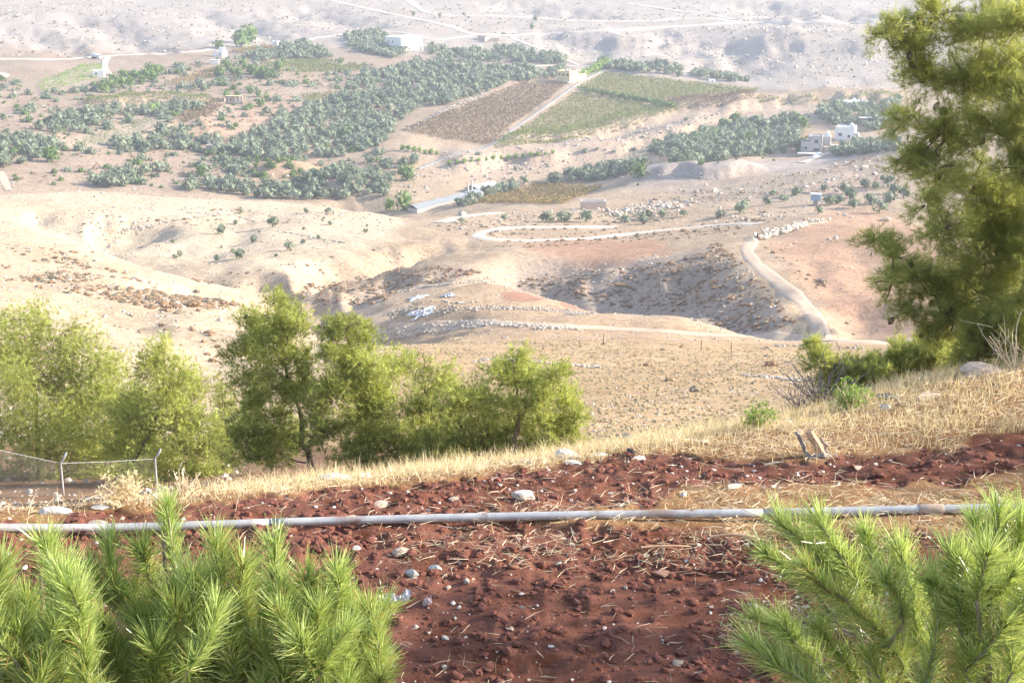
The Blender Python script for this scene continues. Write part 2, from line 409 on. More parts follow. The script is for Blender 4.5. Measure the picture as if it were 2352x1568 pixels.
def at(px, py, rmin=3.5):
    """points of the land that show at picture position (px, py); rmin skips nearer land"""
    px = np.atleast_1d(np.asarray(px, float)); py = np.atleast_1d(np.asarray(py, float))
    a, s = pix_dir(px, py)
    j = np.clip(col_of(a), 0, NC-1.001); j0 = j.astype(int); fj = j-j0
    out = np.empty((len(px), 3)); ok0 = r_g[:, None] >= np.broadcast_to(rmin, px.shape)[None]
    for c in range(0, len(px), 1500):
        sl = slice(c, c+1500)
        prof = S2[:, j0[sl]]*(1-fj[sl])+S2[:, j0[sl]+1]*fj[sl]
        hit = (prof >= s[sl]) & ok0[:, sl]
        i = np.argmax(hit, 0); i = np.where(hit.any(0), np.maximum(i, 1), NR-1)
        k = np.arange(prof.shape[1])
        s1 = prof[i, k]; s0 = prof[i-1, k]
        f = np.clip((s[sl]-s0)/(s1-s0+1e-12), 0, 1)
        r = r_g[i-1]*(1-f)+r_g[i]*f
        x = r*np.sin(a[sl]); y = r*np.cos(a[sl])
        out[sl] = np.c_[x, y, gz(x, y)]
    return out
def at1(px, py, rmin=3.5): return at([px], [py], rmin)[0]

# ------------------------------------------------------------------ rock steps: banks, ledges and cliffs (line on the photograph, height m, face width m, run-out m)
for line, hgt, face, run in [
 ([(1150,347),(1200,342),(1300,328),(1450,295),(1560,259),(1740,238)], 3.2, 4, 50),
 ([(1010,388),(1120,386),(1300,374),(1420,352),(1520,325),(1640,290)], 4.2, 5, 60),
 ([(1640,262),(1760,242),(1900,236),(2080,232)], 4.5, 6, 60),
 ([(1700,128),(1780,118),(1900,122),(2000,128),(2120,124)], 5.0, 9, 110),
 ([(1740,60),(1840,56),(1950,60)], 6., 12, 120),
 ([(1240,80),(1360,92),(1480,100),(1620,104)], 4., 8, 90),
 ([(850,455),(760,452),(690,446)], 5., 4, 40),
 ([(520,130),(700,124),(860,124)], 3., 3, 40),
 ([(180,250),(330,238),(500,240)], 3., 3, 30),
 ([(300,300),(420,292),(520,300)], 3., 3, 30),
 ([(560,392),(640,402),(740,398)], 3., 3, 30),
 ([(1420,425),(1520,414),(1640,405),(1760,398)], 4., 5, 40),
 ([(600,640),(660,628),(740,622)], 2.2, 3, 20),
]:
    line = np.array(line, float); t_ = np.linspace(0, 1, 60)
    lx = np.interp(t_, np.linspace(0, 1, len(line)), line[:, 0]); ly = np.interp(t_, np.linspace(0, 1, len(line)), line[:, 1])
    P = at(lx, ly, 150); la = np.arctan2(P[:, 0], P[:, 1]); lr = np.hypot(P[:, 0], P[:, 1])
    o_ = np.argsort(la); la = la[o_]; lr = lr[o_]
    for _ in range(4): lr[1:-1] = (lr[:-2]+2*lr[1:-1]+lr[2:])/4
    rl = np.interp(A2, la, lr)
    wob = fbm(A2*rl/16., L2*0+hgt, 300+int(hgt*7), 3)*14 + fbm(X2/5., Y2/5., 310, 2)*2.5
    fade = smooth(la[0]-.004, la[0]+.02, A2)*(1-smooth(la[-1]-.02, la[-1]+.004, A2))
    d_ = R2-rl-wob
    Z2 = Z2 + fade*hgt*(1+.5*fbm(X2/20., Y2/20., 320, 2))*smooth(-face/2, face/2, d_)*(1-smooth(run*.25, run, d_))
S2 = (Z2-CAM_H)/R2
# ------------------------------------------------------------------ gullies worn into the slopes (line on the photograph, depth m, half width m)
CARVE = [([(520,668),(600,648),(660,650),(720,690),(775,735),(830,770)], 8.0, 12), ([(1000,545),(900,575),(800,600),(720,612),(660,640)], 7.0, 13),
 ([(1190,640),(1270,664),(1400,694),(1540,706),(1660,738),(1760,768)], 6.0, 12), ([(1905,690),(1960,725),(2040,755),(2150,785)], 3.0, 9),
 ([(1620,600),(1560,650),(1480,690)], 3.6, 9), ([(1720,640),(1700,690),(1690,740)], 2.2, 7), ([(1420,610),(1380,660),(1330,690)], 3.4, 9), ([(1300,600),(1240,640),(1220,665)], 2.4, 9),
 ([(880,600),(850,640),(800,690)], 4.0, 9), ([(1010,600),(960,640),(900,650)], 2.2, 8), ([(230,570),(250,550),(290,515),(320,500)], 6.0, 13), ([(330,650),(430,665),(520,690)], 2.5, 9),
 ([(940,505),(900,480),(850,470),(780,462)], 5., 12), ([(100,30),(250,60),(330,100),(360,118)], 7., 26), ([(420,20),(560,60),(640,95)], 7., 26), ([(1500,60),(1560,90),(1580,130)], 7., 22), ([(1250,55),(1330,90),(1380,130)], 6., 22), ([(0,60),(100,90),(190,125)], 6., 24), ([(1680,90),(1700,140),(1690,180)], 7., 22), ([(1100,5),(1300,25),(1400,40)], 7., 30), ([(1700,5),(1850,30),(2000,40)], 8., 30), ([(640,15),(760,40),(830,65)], 7, 26), ([(20,480),(120,500),(230,540)], 4.5, 12), ([(620,470),(560,500),(500,560),(470,610)], 1.8, 10), ([(700,760),(560,800),(400,840)], 1.6, 7), ([(200,700),(330,740),(480,790)], 1.8, 8),
 ([(1950,560),(1990,620),(2030,680)], .9, 5), ([(1840,590),(1890,640),(1930,690)], .8, 4)]
carved = np.zeros(X2.shape)
for line, dep, hw in CARVE:
    line = np.array(line, float); t_ = np.linspace(0, 1, 40); tk = np.linspace(0, 1, len(line))
    P = at(np.interp(t_, tk, line[:, 0]), np.interp(t_, tk, line[:, 1]), 100)[:, :2]
    for _ in range(3): P[1:-1] = (P[:-2]+2*P[1:-1]+P[2:])/4
    lo, hi = P.min(0)-3*hw, P.max(0)+3*hw
    m = (X2 > lo[0]) & (X2 < hi[0]) & (Y2 > lo[1]) & (Y2 < hi[1])
    if not m.any(): continue
    q = np.c_[X2[m], Y2[m]]; q = q+np.c_[fbm(q[:, 0]/14, q[:, 1]/14, 501, 3), fbm(q[:, 0]/14+50, q[:, 1]/14, 502, 3)]*hw*.9
    dd = np.full(len(q), 1e9); tq = np.zeros(len(q))
    for i in range(0, len(P)-1):
        a, b = P[i], P[i+1]; ab = b-a; u = np.clip(((q-a)@ab)/(ab@ab+1e-9), 0, 1); d1 = np.hypot(*(q-a-u[:, None]*ab).T); better = d1 < dd; dd = np.where(better, d1, dd); tq = np.where(better, (i+u)/(len(P)-1), tq)
    k = np.exp(-(dd/hw)**1.5)*smooth(0, .18, tq)*(1-smooth(.85, 1, tq)*.8)
    carved[m] = np.maximum(carved[m], dep*k)
Z2 = Z2-carved
S2 = (Z2-CAM_H)/R2
# ------------------------------------------------------------------ relief on top of the fitted land
flat = np.where(vine_mask, .12, 1.0)
red_field = ((zone[..., 0]-zone[..., 2]) > .25) & (R2 > 150)
rel = np.zeros(X2.shape)
for k, (wl, amp) in enumerate([(.09,.016),(.2,.03),(.5,.03),(1.3,.05),(3.,.14),(7.,.36),(16.,1.0),(38.,2.3),(90.,4.6),(210.,8.0)]):
    lo, hi = wl/.18, wl/.0035                      # distances where this wavelength is used
    wgt = smooth(lo*.7, lo*1.5, R2)*(1-smooth(hi*.6, hi*1.2, R2))
    if wl < .4: wgt = wgt*np.where(soilness, 1.0, .5)
    if not wgt.any(): continue
    n = vnoise(X2/wl+31*k, Y2/wl-17*k, 40+k)
    if wl > 10: n = n*.6 + .55*(.28-np.abs(vnoise(X2/wl*1.3-7*k, Y2/wl*1.3+5*k, 70+k)))      # gullied
    rel += amp*wgt*n*np.where(R2 > 150, flat, 1)*np.where(wl > 30, .8, 1)
Z2 = Z2 + rel
clod = (.10-np.abs(vnoise(X2/.16, Y2/.16, 91)))*.07 + (.12-np.abs(vnoise(X2/.34, Y2/.34, 92)))*.05
Z2 += np.where(soilness, clod, 0)*(1-smooth(9, 13, R2))
S2 = (Z2-CAM_H)/R2
# ------------------------------------------------------------------ ground mesh and its material
def ground_material():
    m, nt, b = mat_new('dry_earth')
    at_ = nt.nodes.new('ShaderNodeAttribute'); at_.attribute_name = 'Col'
    col = at_.outputs['Color']
    def layer(col, scale, lo, hi, mul, detail=5, rough=.65):
        f = ramp(nt, noise_tex(nt, scale, detail, rough), [(lo, 0), (hi, 1)])
        return mix_rgb(nt, f, col, mix_rgb(nt, 1.0, col, mul, 'MULTIPLY'))
    col = layer(col, .035, .42, .66, (.84,.82,.79))
    col = layer(col, .22, .46, .68, (1.14,1.13,1.11), 6)
    col = layer(col, .8, .48, .62, (.76,.71,.65), 6, .75)
    col = layer(col, 2.6, .54, .62, (.66,.60,.52), 5, .7)
    col = layer(col, 3.4, .60, .66, (1.3,1.32,1.35), 4, .7)
    col = layer(col, 7., .5, .7, (.82,.80,.78), 6, .7)
    col = layer(col, 40., .52, .7, (1.2,1.2,1.2), 4, .7)
    nt.links.new(col, b.inputs['Base Color'])
    b.inputs['Roughness'].default_value = 1.0; b.inputs['Specular IOR Level'].default_value = .05
    h1 = noise_tex(nt, 60, 5, .75); h2 = noise_tex(nt, 1.6, 6, .75); h3 = noise_tex(nt, .25, 6, .7)
    n1 = N(nt, 'ShaderNodeBump', Strength=1.0, Distance=.012); nt.links.new(h1, n1.inputs['Height'])
    n2 = N(nt, 'ShaderNodeBump', Strength=.8, Distance=.22); nt.links.new(h2, n2.inputs['Height']); 
    n3 = N(nt, 'ShaderNodeBump', Strength=.8, Distance=1.0); nt.links.new(h3, n3.inputs['Height'])
    # fine relief near, coarse relief far away
    geo = nt.nodes.new('ShaderNodeNewGeometry'); ln = N(nt, 'ShaderNodeVectorMath'); ln.operation = 'LENGTH'; nt.links.new(geo.outputs['Position'], ln.inputs[0])
    mr = N(nt, 'ShaderNodeMapRange'); mr.inputs['From Min'].default_value = 13; mr.inputs['From Max'].default_value = 40; nt.links.new(ln.outputs['Value'], mr.inputs['Value'])
    mr3 = N(nt, 'ShaderNodeMapRange'); mr3.inputs['From Min'].default_value = 120; mr3.inputs['From Max'].default_value = 400; nt.links.new(ln.outputs['Value'], mr3.inputs['Value'])
    mul = N(nt, 'ShaderNodeMath'); mul.operation = 'MULTIPLY'; mul.inputs[1].default_value = .8; nt.links.new(mr.outputs[0], mul.inputs[0]); nt.links.new(mul.outputs[0], n2.inputs['Strength'])
    mul3 = N(nt, 'ShaderNodeMath'); mul3.operation = 'MULTIPLY'; mul3.inputs[1].default_value = .9; nt.links.new(mr3.outputs[0], mul3.inputs[0]); nt.links.new(mul3.outputs[0], n3.inputs['Strength'])
    nt.links.new(n1.outputs[0], n2.inputs['Normal']); nt.links.new(n2.outputs[0], n3.inputs['Normal']); nt.links.new(n3.outputs[0], b.inputs['Normal'])
    return m
M_GROUND = ground_material()
V = np.c_[X2.ravel(), Y2.ravel(), Z2.ravel()]
V = np.vstack([V, [0, 0, Z2[0].mean()]])
ii, jj = np.meshgrid(np.arange(NR-1), np.arange(NC), indexing='ij')
jn = (jj+1) % NC
Q = np.stack([ii*NC+jj, ii*NC+jn, (ii+1)*NC+jn, (ii+1)*NC+jj], -1).reshape(-1, 4)[:, ::-1]
T = np.stack([np.full(NC, NR*NC), (np.arange(NC)+1) % NC, np.arange(NC)], -1)[:, ::-1]
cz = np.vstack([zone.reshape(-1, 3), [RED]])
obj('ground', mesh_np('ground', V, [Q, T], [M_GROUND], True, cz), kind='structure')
del V, Q, T
# ------------------------------------------------------------------ haze in the valley air
def build_haze():
    me = MB().box((0, 250, 60), (6400, 6800, 700)).mesh('haze')
    m = bpy.data.materials.new('valley_air'); m.use_nodes = True; m.cycles.homogeneous_volume = True; nt = m.node_tree
    nt.nodes.remove(nt.nodes['Principled BSDF'])
    pv = nt.nodes.new('ShaderNodeVolumePrincipled'); pv.inputs['Density Attribute'].default_value = ''; pv.inputs['Color Attribute'].default_value = ''; pv.inputs['Temperature Attribute'].default_value = ''
    pv.inputs['Color'].default_value = (.80,.87,1,1); pv.inputs['Density'].default_value = HAZE; pv.inputs['Anisotropy'].default_value = .25
    nt.links.new(pv.outputs[0], nt.nodes['Material Output'].inputs['Volume'])
    me.materials.append(m)
    obj('haze', me, kind='stuff')
HAZE = .00029
# ------------------------------------------------------------------ shared materials
M_ROAD = simple('pale_gravel', (.45,.385,.31), (.55,.48,.395), .5, 1.0, .03, 3)
M_TRACK = simple('trodden_earth', (.43,.325,.235), (.51,.395,.29), .6, 1.0, .02, 3)
M_ASPHALT = simple('worn_asphalt', (.22,.21,.205), (.30,.285,.27), .4, .95)
M_WHITE = simple('white_plaster', (.72,.71,.68), (.82,.81,.78), .6, .8, .01, 6)
M_CREAM = simple('yellow_plaster', (.62,.50,.27), (.70,.58,.33), .5, .85, .01, 6)
M_CONC = simple('grey_concrete', (.38,.36,.34), (.50,.47,.44), .5, .9, .015, 5)
M_BLOCK = simple('sandy_blockwork', (.48,.38,.30), (.56,.46,.37), .8, .95, .02, 5)
M_DARK = simple('dark_opening', (.05,.05,.06), (.09,.09,.10), 2, .4, spec=.5)
M_PANEL = simple('solar_glass', (.05,.07,.12), (.07,.10,.16), 2, .25, spec=.6)
M_METAL = simple('galvanised_steel', (.42,.44,.46), (.56,.57,.58), 3, .5, .002, 20, spec=.5, metal=.35)
M_TIN = simple('blue_painted_tin', (.20,.30,.42), (.30,.42,.55), 2, .5, spec=.5)
M_GREYROOF = simple('grey_sheet_roof', (.22,.235,.25), (.32,.33,.34), .6, .6)
M_STONE = simple('limestone', (.34,.29,.24), (.52,.46,.39), 1.6, .95, .04, 5, per_obj=.12)
M_TARP = simple('white_plastic_sheet', (.52,.53,.55), (.66,.67,.68), 3, .5, .02, 6, spec=.5)
M_BARK = simple('pine_bark', (.11,.08,.06), (.24,.19,.15), 9, .95, .01, 30)
M_TWIG = simple('grey_twig', (.22,.18,.15), (.36,.31,.27), 8, .9)
M_OLIVE = leafy('olive_leaves', (.09,.115,.075), (.26,.30,.20), .18, per_obj=.28)
M_GREENTREE = leafy('green_leaves', (.07,.12,.03), (.18,.27,.07), .25, per_obj=.15)
M_LIME = leafy('lime_leaves', (.15,.24,.04), (.30,.44,.09), .3, per_obj=.1)
M_SHRUB = leafy('thorny_shrub', (.24,.145,.08), (.46,.32,.20), .1, per_obj=.2)
M_GREYSHRUB = leafy('dry_grey_shrub', (.19,.155,.11), (.36,.31,.22), .1, per_obj=.2)
M_TUFT = leafy('dry_tuft', (.36,.275,.155), (.54,.44,.27), .2)
M_VINEB = leafy('brown_vine_leaves', (.12,.075,.05), (.27,.19,.10), .2)
M_VINEG = leafy('green_vine_leaves', (.10,.13,.035), (.27,.30,.08), .25)
M_VINEO = leafy('autumn_vine_leaves', (.16,.12,.04), (.36,.26,.09), .25)

# ------------------------------------------------------------------ small reusable shapes
def ico(sub=0):
    t = (1+5**.5)/2
    v = [(-1,t,0),(1,t,0),(-1,-t,0),(1,-t,0),(0,-1,t),(0,1,t),(0,-1,-t),(0,1,-t),(t,0,-1),(t,0,1),(-t,0,-1),(-t,0,1)]
    f = [(0,11,5),(0,5,1),(0,1,7),(0,7,10),(0,10,11),(1,5,9),(5,11,4),(11,10,2),(10,7,6),(7,1,8),(3,9,4),(3,4,2),(3,2,6),(3,6,8),(3,8,9),(4,9,5),(2,4,11),(6,2,10),(8,6,7),(9,8,1)]
    v = [np.array(p)/np.linalg.norm(p) for p in v]
    for _ in range(sub):
        nf = []; cache = {}
        def mid(a, b):
            k = (min(a, b), max(a, b))
            if k not in cache:
                p = v[a]+v[b]; v.append(p/np.linalg.norm(p)); cache[k] = len(v)-1
            return cache[k]
        for a, b, c in f:
            ab, bc, ca = mid(a, b), mid(b, c), mid(c, a)
            nf += [(a, ab, ca), (b, bc, ab), (c, ca, bc), (ab, bc, ca)]
        f = nf
    return np.array(v), np.array(f)
ICO0, ICO1, ICO2, ICO3 = ico(0), ico(1), ico(2), ico(3)
def rand_rot(rng):
    q = rng.normal(size=4); q /= np.linalg.norm(q); a, b, c, d = q
    return np.array([[a*a+b*b-c*c-d*d, 2*(b*c-a*d), 2*(b*d+a*c)], [2*(b*c+a*d), a*a-b*b+c*c-d*d, 2*(c*d-a*b)], [2*(b*d-a*c), 2*(c*d+a*b), a*a-b*b-c*c+d*d]])
def stone_geo(rng, sub=0, cuts=5, rough=.10):
    """a broken stone: a ball flattened by several fracture planes"""
    V, F = (ICO0, ICO1, ICO2, ICO3)[sub]; V = V.copy()
    for _ in range(cuts):
        n = rng.normal(size=3); n /= np.linalg.norm(n); d = rng.uniform(.35, .8)
        h = V@n; V = V - np.outer(np.maximum(h-d, 0)*.95, n)
    V = V*(1+rng.normal(size=(len(V), 1))*rough*(.35 if sub > 1 else 1))
    V = V@rand_rot(rng).T
    return V*np.array([1, rng.uniform(.7, 1), rng.uniform(.5, .85)]), F
def merge_copies(protos, pos, scale, rz, name, mats, rng, sz=None, cols=None, smooth_=False):
    """many copies of a few small shapes in one mesh (for uncountable stuff)"""
    Vs, Fs, Cs = [], [], []; n = 0
    which = rng.integers(0, len(protos), len(pos))
    for k, pr in enumerate(protos):
        V, F = pr[0], pr[1]; C = pr[2] if len(pr) > 2 else None
        idx = np.where(which == k)[0]
        if not len(idx): continue
        ca, sa = np.cos(rz[idx])[:, None], np.sin(rz[idx])[:, None]
        x = V[None, :, 0]*ca-V[None, :, 1]*sa; y = V[None, :, 0]*sa+V[None, :, 1]*ca
        z = np.broadcast_to(V[None, :, 2], x.shape)
        P = np.stack([x, y, z*(1 if sz is None else sz[idx][:, None])], -1)*scale[idx][:, None, None]+pos[idx][:, None, :]
        Fs.append((F[None]+(np.arange(len(idx))*len(V))[:, None, None]+n).reshape(-1, F.shape[1]))
        Vs.append(P.reshape(-1, 3)); n += len(idx)*len(V)
        if C is not None:
            c = np.clip(C[None, :]+(rng.uniform(-.18, .18, (len(idx), 1))), 0, 1)
            Cs.append(np.repeat(c.reshape(-1, 1), 3, 1))
    return mesh_np(name, np.vstack(Vs), np.vstack(Fs), mats, smooth_, np.vstack(Cs) if Cs else None)
def tree_lumps(rng, n=9, spread=.62, lump=.42, flat=.8):
    """crown of a small broad tree, about radius 1, centre at z=0; faceted lumps plus loose leaf faces"""
    Vs, Fs, Cs = [], [], []; m = 0
    for i in range(n):
        d = rng.normal(size=3); d /= np.linalg.norm(d); d[2] = d[2]*flat
        c = d*spread*rng.uniform(.5, 1.05); r = lump*rng.uniform(.7, 1.2)
        V, F = ICO0
        V = (V@rand_rot(rng).T)*(1+rng.normal(size=(12, 1))*.28)*r*rng.uniform(.7, 1.3, 3)+c
        Vs.append(V); Fs.append(F+m); Cs.append(np.full(12, rng.uniform(.1, .8))); m += 12
    k = n*7                                             # loose sprays on the outside
    d = rng.normal(size=(k, 3)); d /= np.linalg.norm(d, axis=1)[:, None]; d[:, 2] *= flat
    c = d*rng.uniform(.75, 1.12, (k, 1)); u = rng.normal(size=(k, 3))*.16; v = rng.normal(size=(k, 3))*.16
    P = np.stack([c-u, c+u, c+v], 1).reshape(-1, 3)
    Vs.append(P); Fs.append(np.arange(k*3).reshape(-1, 3)+m); Cs.append(np.repeat(rng.uniform(.3, 1, k), 3))
    return np.vstack(Vs), np.vstack(Fs), np.concatenate(Cs)
def dome_shrub(rng, n=26):
    """low cushion shrub: many short spiky faces over a dome"""
    V0, F0 = ICO0
    V = (V0@rand_rot(rng).T)*np.array([.8, .8, .55])*(1+rng.normal(size=(12, 1))*.15); V[:, 2] = np.maximum(V[:, 2]+.3, -.15)
    d = rng.normal(size=(n, 3)); d /= np.linalg.norm(d, axis=1)[:, None]; d[:, 2] = np.abs(d[:, 2])
    a = d*np.array([.62, .62, .5]); b = d*np.array([1.05, 1.05, 1.0])*rng.uniform(.8, 1.15, (n, 1)); s = rng.normal(size=(n, 3))*.2
    P = np.stack([a-s, a+s, b], 1).reshape(-1, 3)
    return np.vstack([V, P]), np.vstack([F0, np.arange(n*3).reshape(-1, 3)+12]), np.r_[np.full(12, .25), np.repeat(rng.uniform(.2, 1, n), 3)]
def geo_mesh(name, g, mats):
    return mesh_np(name, g[0], g[1], mats, False, np.repeat(g[2][:, None], 3, 1) if len(g) > 2 else None)
rngT = np.random.default_rng(5)
OLIVE_G = [tree_lumps(rngT) for _ in range(7)]
SHRUB_G = [dome_shrub(rngT) for _ in range(8)]
STONE_G = [stone_geo(rngT, 0, 4, .12) for _ in range(10)]
STONE1_G = [stone_geo(rngT, 1, 6, .06) for _ in range(8)]
STONE2_G = [stone_geo(rngT, 2, 8, .07) for _ in range(8)]
OLIVE_ME = [geo_mesh('olive_crown', g, [M_OLIVE]) for g in OLIVE_G]
GREEN_ME = [geo_mesh('green_crown', tree_lumps(rngT, 11, .6, .42, 1.0), [M_GREENTREE]) for _ in range(4)]
LIME_ME = [geo_mesh('lime_crown', tree_lumps(rngT, 10, .55, .42, .95), [M_LIME]) for _ in range(3)]
SHRUB_ME = [geo_mesh('shrub', g, [M_SHRUB]) for g in SHRUB_G]
GSHRUB_ME = [geo_mesh('grey_shrub', g, [M_GREYSHRUB]) for g in SHRUB_G[:5]]
STONE_ME = [mesh_np('stone', g[0], g[1], [M_STONE]) for g in STONE1_G]
TRUNK_ME = MB().tube([(0,0,-.3),(.04,.02,.35),(-.02,.05,.75),(.03,0,1.0)], [.12,.09,.07,.05], 6).mesh('trunk', [M_BARK])
def poly_world(poly, rmin=100, n=3):
    """outline drawn on the photograph -> outline on the land (edges subdivided)"""
    P = []
    for i in range(len(poly)):
        a = np.array(poly[i], float); b = np.array(poly[(i+1) % len(poly)], float)
        for k in range(n): P.append(a+(b-a)*k/n)
    P = np.array(P)
    return [tuple(p[:2]) for p in at(P[:, 0], P[:, 1], rmin)]
def fill(wpoly, spacing, rng, jit=.3, ang=0.):
    W_ = np.array(wpoly); c = W_.mean(0); ca, sa = math.cos(ang), math.sin(ang)
    L = (W_-c)@np.array([[ca, sa], [-sa, ca]]).T
    sx, sy = spacing if isinstance(spacing, tuple) else (spacing, spacing)
    gx, gy = np.meshgrid(np.arange(L[:, 0].min(), L[:, 0].max(), sx), np.arange(L[:, 1].min(), L[:, 1].max(), sy))
    p = np.c_[gx.ravel(), gy.ravel()]; p += rng.uniform(-jit, jit, p.shape)*np.array([sx, sy])
    p = p@np.array([[ca, sa], [-sa, ca]])+c
    return p[in_poly(p[:, 0], p[:, 1], wpoly)]
# ------------------------------------------------------------------ roads
ROADS = []
def road(pts, width, mat, rmin=100, lift=None):
    pts = np.array(pts, float)
    t = np.r_[0, np.cumsum(np.hypot(*np.diff(pts, axis=0).T))]
    tt = np.linspace(0, t[-1], max(6, int(t[-1]/6)))
    # smooth picture curve, then onto the land
    c = [np.interp(tt, t, pts[:, k]) for k in (0, 1)]
    for _ in range(3):
        c = [np.r_[q[0], (q[:-2]+2*q[1:-1]+q[2:])/4, q[-1]] for q in c]
    P = at(c[0], c[1], rmin)[:, :2]
    d = np.r_[0, np.cumsum(np.hypot(*np.diff(P, axis=0).T))]
    keep = np.r_[True, np.diff(d) > .3]; P = P[keep]; d = np.r_[0, np.cumsum(np.hypot(*np.diff(P, axis=0).T))]
    step = max(1.2, np.hypot(*P.mean(0))*.004)
    dd = np.arange(0, d[-1], step)
    Q = np.c_[np.interp(dd, d, P[:, 0]), np.interp(dd, d, P[:, 1])]
    for _ in range(6): Q[1:-1] = (Q[:-2]+2*Q[1:-1]+Q[2:])/4
    tg = np.gradient(Q, axis=0); tg /= np.linalg.norm(tg, axis=1)[:, None]+1e-9
    nrm = np.c_[-tg[:, 1], tg[:, 0]]
    m = 7; off = np.linspace(-.5, .5, m)*width
    wob = 1+.10*np.array([math.sin(k*.37)+math.sin(k*.11+1) for k in range(len(Q))])
    X = Q[:, None, 0]+nrm[:, None, 0]*off[None]*wob[:, None]; Y = Q[:, None, 1]+nrm[:, None, 1]*off[None]*wob[:, None]
    R = np.hypot(X, Y); Z = gz(X, Y)
    lf = (.03+.00035*R if lift is None else lift)
    edge = np.abs(np.linspace(-1, 1, m))[None]
    Z = Z+lf*np.where(edge > .99, -.6, 1)
    i, j = np.meshgrid(np.arange(len(Q)-1), np.arange(m-1), indexing='ij')
    F = np.stack([i*m+j, i*m+j+1, (i+1)*m+j+1, (i+1)*m+j], -1).reshape(-1, 4)[:, ::-1]
    o = obj('road', mesh_np('road', np.c_[X.ravel(), Y.ravel(), Z.ravel()], F, [mat], True), kind='structure')
    ROADS.append(Q); return o
road([(830,778),(900,764),(1000,748),(1150,741),(1400,753),(1600,767),(1880,779),(2000,786),(2250,792)], 3.6, M_TRACK)
road([(1888,784),(1884,745),(1850,700),(1790,650),(1735,605),(1712,575),(1728,552),(1780,530),(1850,514),(1900,506)], 3.5, M_TRACK)
road([(1420,521),(1200,522),(1130,526),(1092,537),(1105,549),(1200,553),(1350,548),(1500,531),(1600,521),(1700,513),(1750,515)], 5.0, M_ROAD)
road([(1005,512),(1045,500),(1100,492),(1150,488)], 5.0, M_ROAD)
road([(760,2),(784,7),(900,33),(1034,60),(1084,80),(1168,81),(1350,72),(1568,60),(1700,52),(1800,50),(2000,53),(2200,60)], 8, M_ROAD, 600)
road([(930,-8),(945,8),(977,30),(1017,35),(1168,37),(1250,45),(1418,50),(1518,47),(1580,40),(1660,45),(1702,54)], 9, M_ROAD, 600)
road([(1440,8),(1474,13),(1568,27),(1635,33),(1690,47)], 8, M_ROAD, 600)
road([(1168,82),(1190,95),(1250,115),(1290,134),(1335,152)], 5, M_ROAD, 600)
road([(1150,150),(1230,152),(1290,150),(1335,152)], 3.5, M_ROAD, 600)
road([(-40,136),(0,135),(130,137),(250,128),(350,123),(430,121),(500,111)], 6, M_ROAD, 600)
road([(247,129),(236,145),(240,160),(252,172)], 4.5, M_ROAD, 600)
road([(640,104),(730,87),(800,76),(850,72),(920,74),(980,90),(1010,92),(1084,81)], 5, M_ROAD, 600)
road([(-30,165),(0,165),(20,172),(0,180),(-30,184)], 5, M_ROAD, 600)
road([(960,388),(1010,366),(1060,349),(1112,345),(1185,292),(1260,240),(1306,206),(1345,182),(1392,158)], 2.2, M_ASPHALT, 560)
road([(1840,374),(1880,358),(1930,335),(2000,318),(2060,307),(2150,300)], 4.5, M_ROAD, 500)
road([(0,395),(10,420),(20,440)], 3.5, M_TRACK, 520)
# ------------------------------------------------------------------ buildings
def place(px, py, rmin=300):
    p = at1(px, py, rmin); return p
class House:
    def __init__(s, name, label, cat, px, py, rz, rmin=300, group=None, sink=.0):
        p = place(px, py, rmin); s.root = empty(name, tuple(p-np.array([0, 0, sink])), label, cat, group, rz)
    def part(s, name, mb, mat, parent=None, sm=False):
        return obj(name, mb.mesh(name, [mat], sm), parent or s.root)
    def block(s, name, x, y, z, w, d, h, mat, parapet=.0, roofmat=None):
        """walls with a recessed flat roof behind a parapet"""
        mb = MB().box((x, y, z+h/2-1.0), (w, d, h+2.0))
        o = s.part(name, mb, mat)
        if parapet:
            t = .25; mb = MB()
            mb.box((x, y-d/2+t/2, z+h+parapet/2), (w, t, parapet)); mb.box((x, y+d/2-t/2, z+h+parapet/2), (w, t, parapet))
            mb.box((x-w/2+t/2, y, z+h+parapet/2), (t, d-2*t, parapet)); mb.box((x+w/2-t/2, y, z+h+parapet/2), (t, d-2*t, parapet))
            s.part('parapet', mb, mat, o)
        return o
    def window(s, parent, x, y, z, w, h, side, frame=M_WHITE):
        """side 'f' faces -Y, 'r' faces +X, 'l' faces -X; a reveal frame with a dark pane set in it"""
        t = .12; dp = .10
        def bx(mb, a, c, ww, hh, out, th):
            if side == 'f': mb.box((x+a, y-out, z+c), (ww, th, hh))
            elif side == 'r': mb.box((x+out, y+a, z+c), (th, ww, hh))
            else: mb.box((x-out, y+a, z+c), (th, ww, hh))
        pb = MB(); bx(pb, 0, 0, w, h, .02, .06)
        o = s.part('window', pb, M_DARK, parent)
        fb = MB()
        bx(fb, 0, h/2+t/2, w+2*t, t, .04, dp); bx(fb, 0, -h/2-t/2, w+2*t, t, .04, dp)
        bx(fb, -w/2-t/2, 0, t, h, .04, dp); bx(fb, w/2+t/2, 0, t, h, .04, dp)
        return o, fb
    def windows(s, parent, lst, frame=M_WHITE):
        for (x, y, z, w, h, side) in lst:
            o, fb = s.window(parent, x, y, z, w, h, side)
            s.part('window_frame', fb, frame, None if parent is None else parent)
    def tank(s, x, y, z, mat=M_WHITE, r=.7, h=1.3):
        s.part('water_tank', MB().tube([(x, y, z), (x, y, z+.1), (x, y, z+h*.8), (x, y, z+h)], [r*.9, r, r, r*.35], 10), mat, sm=False)
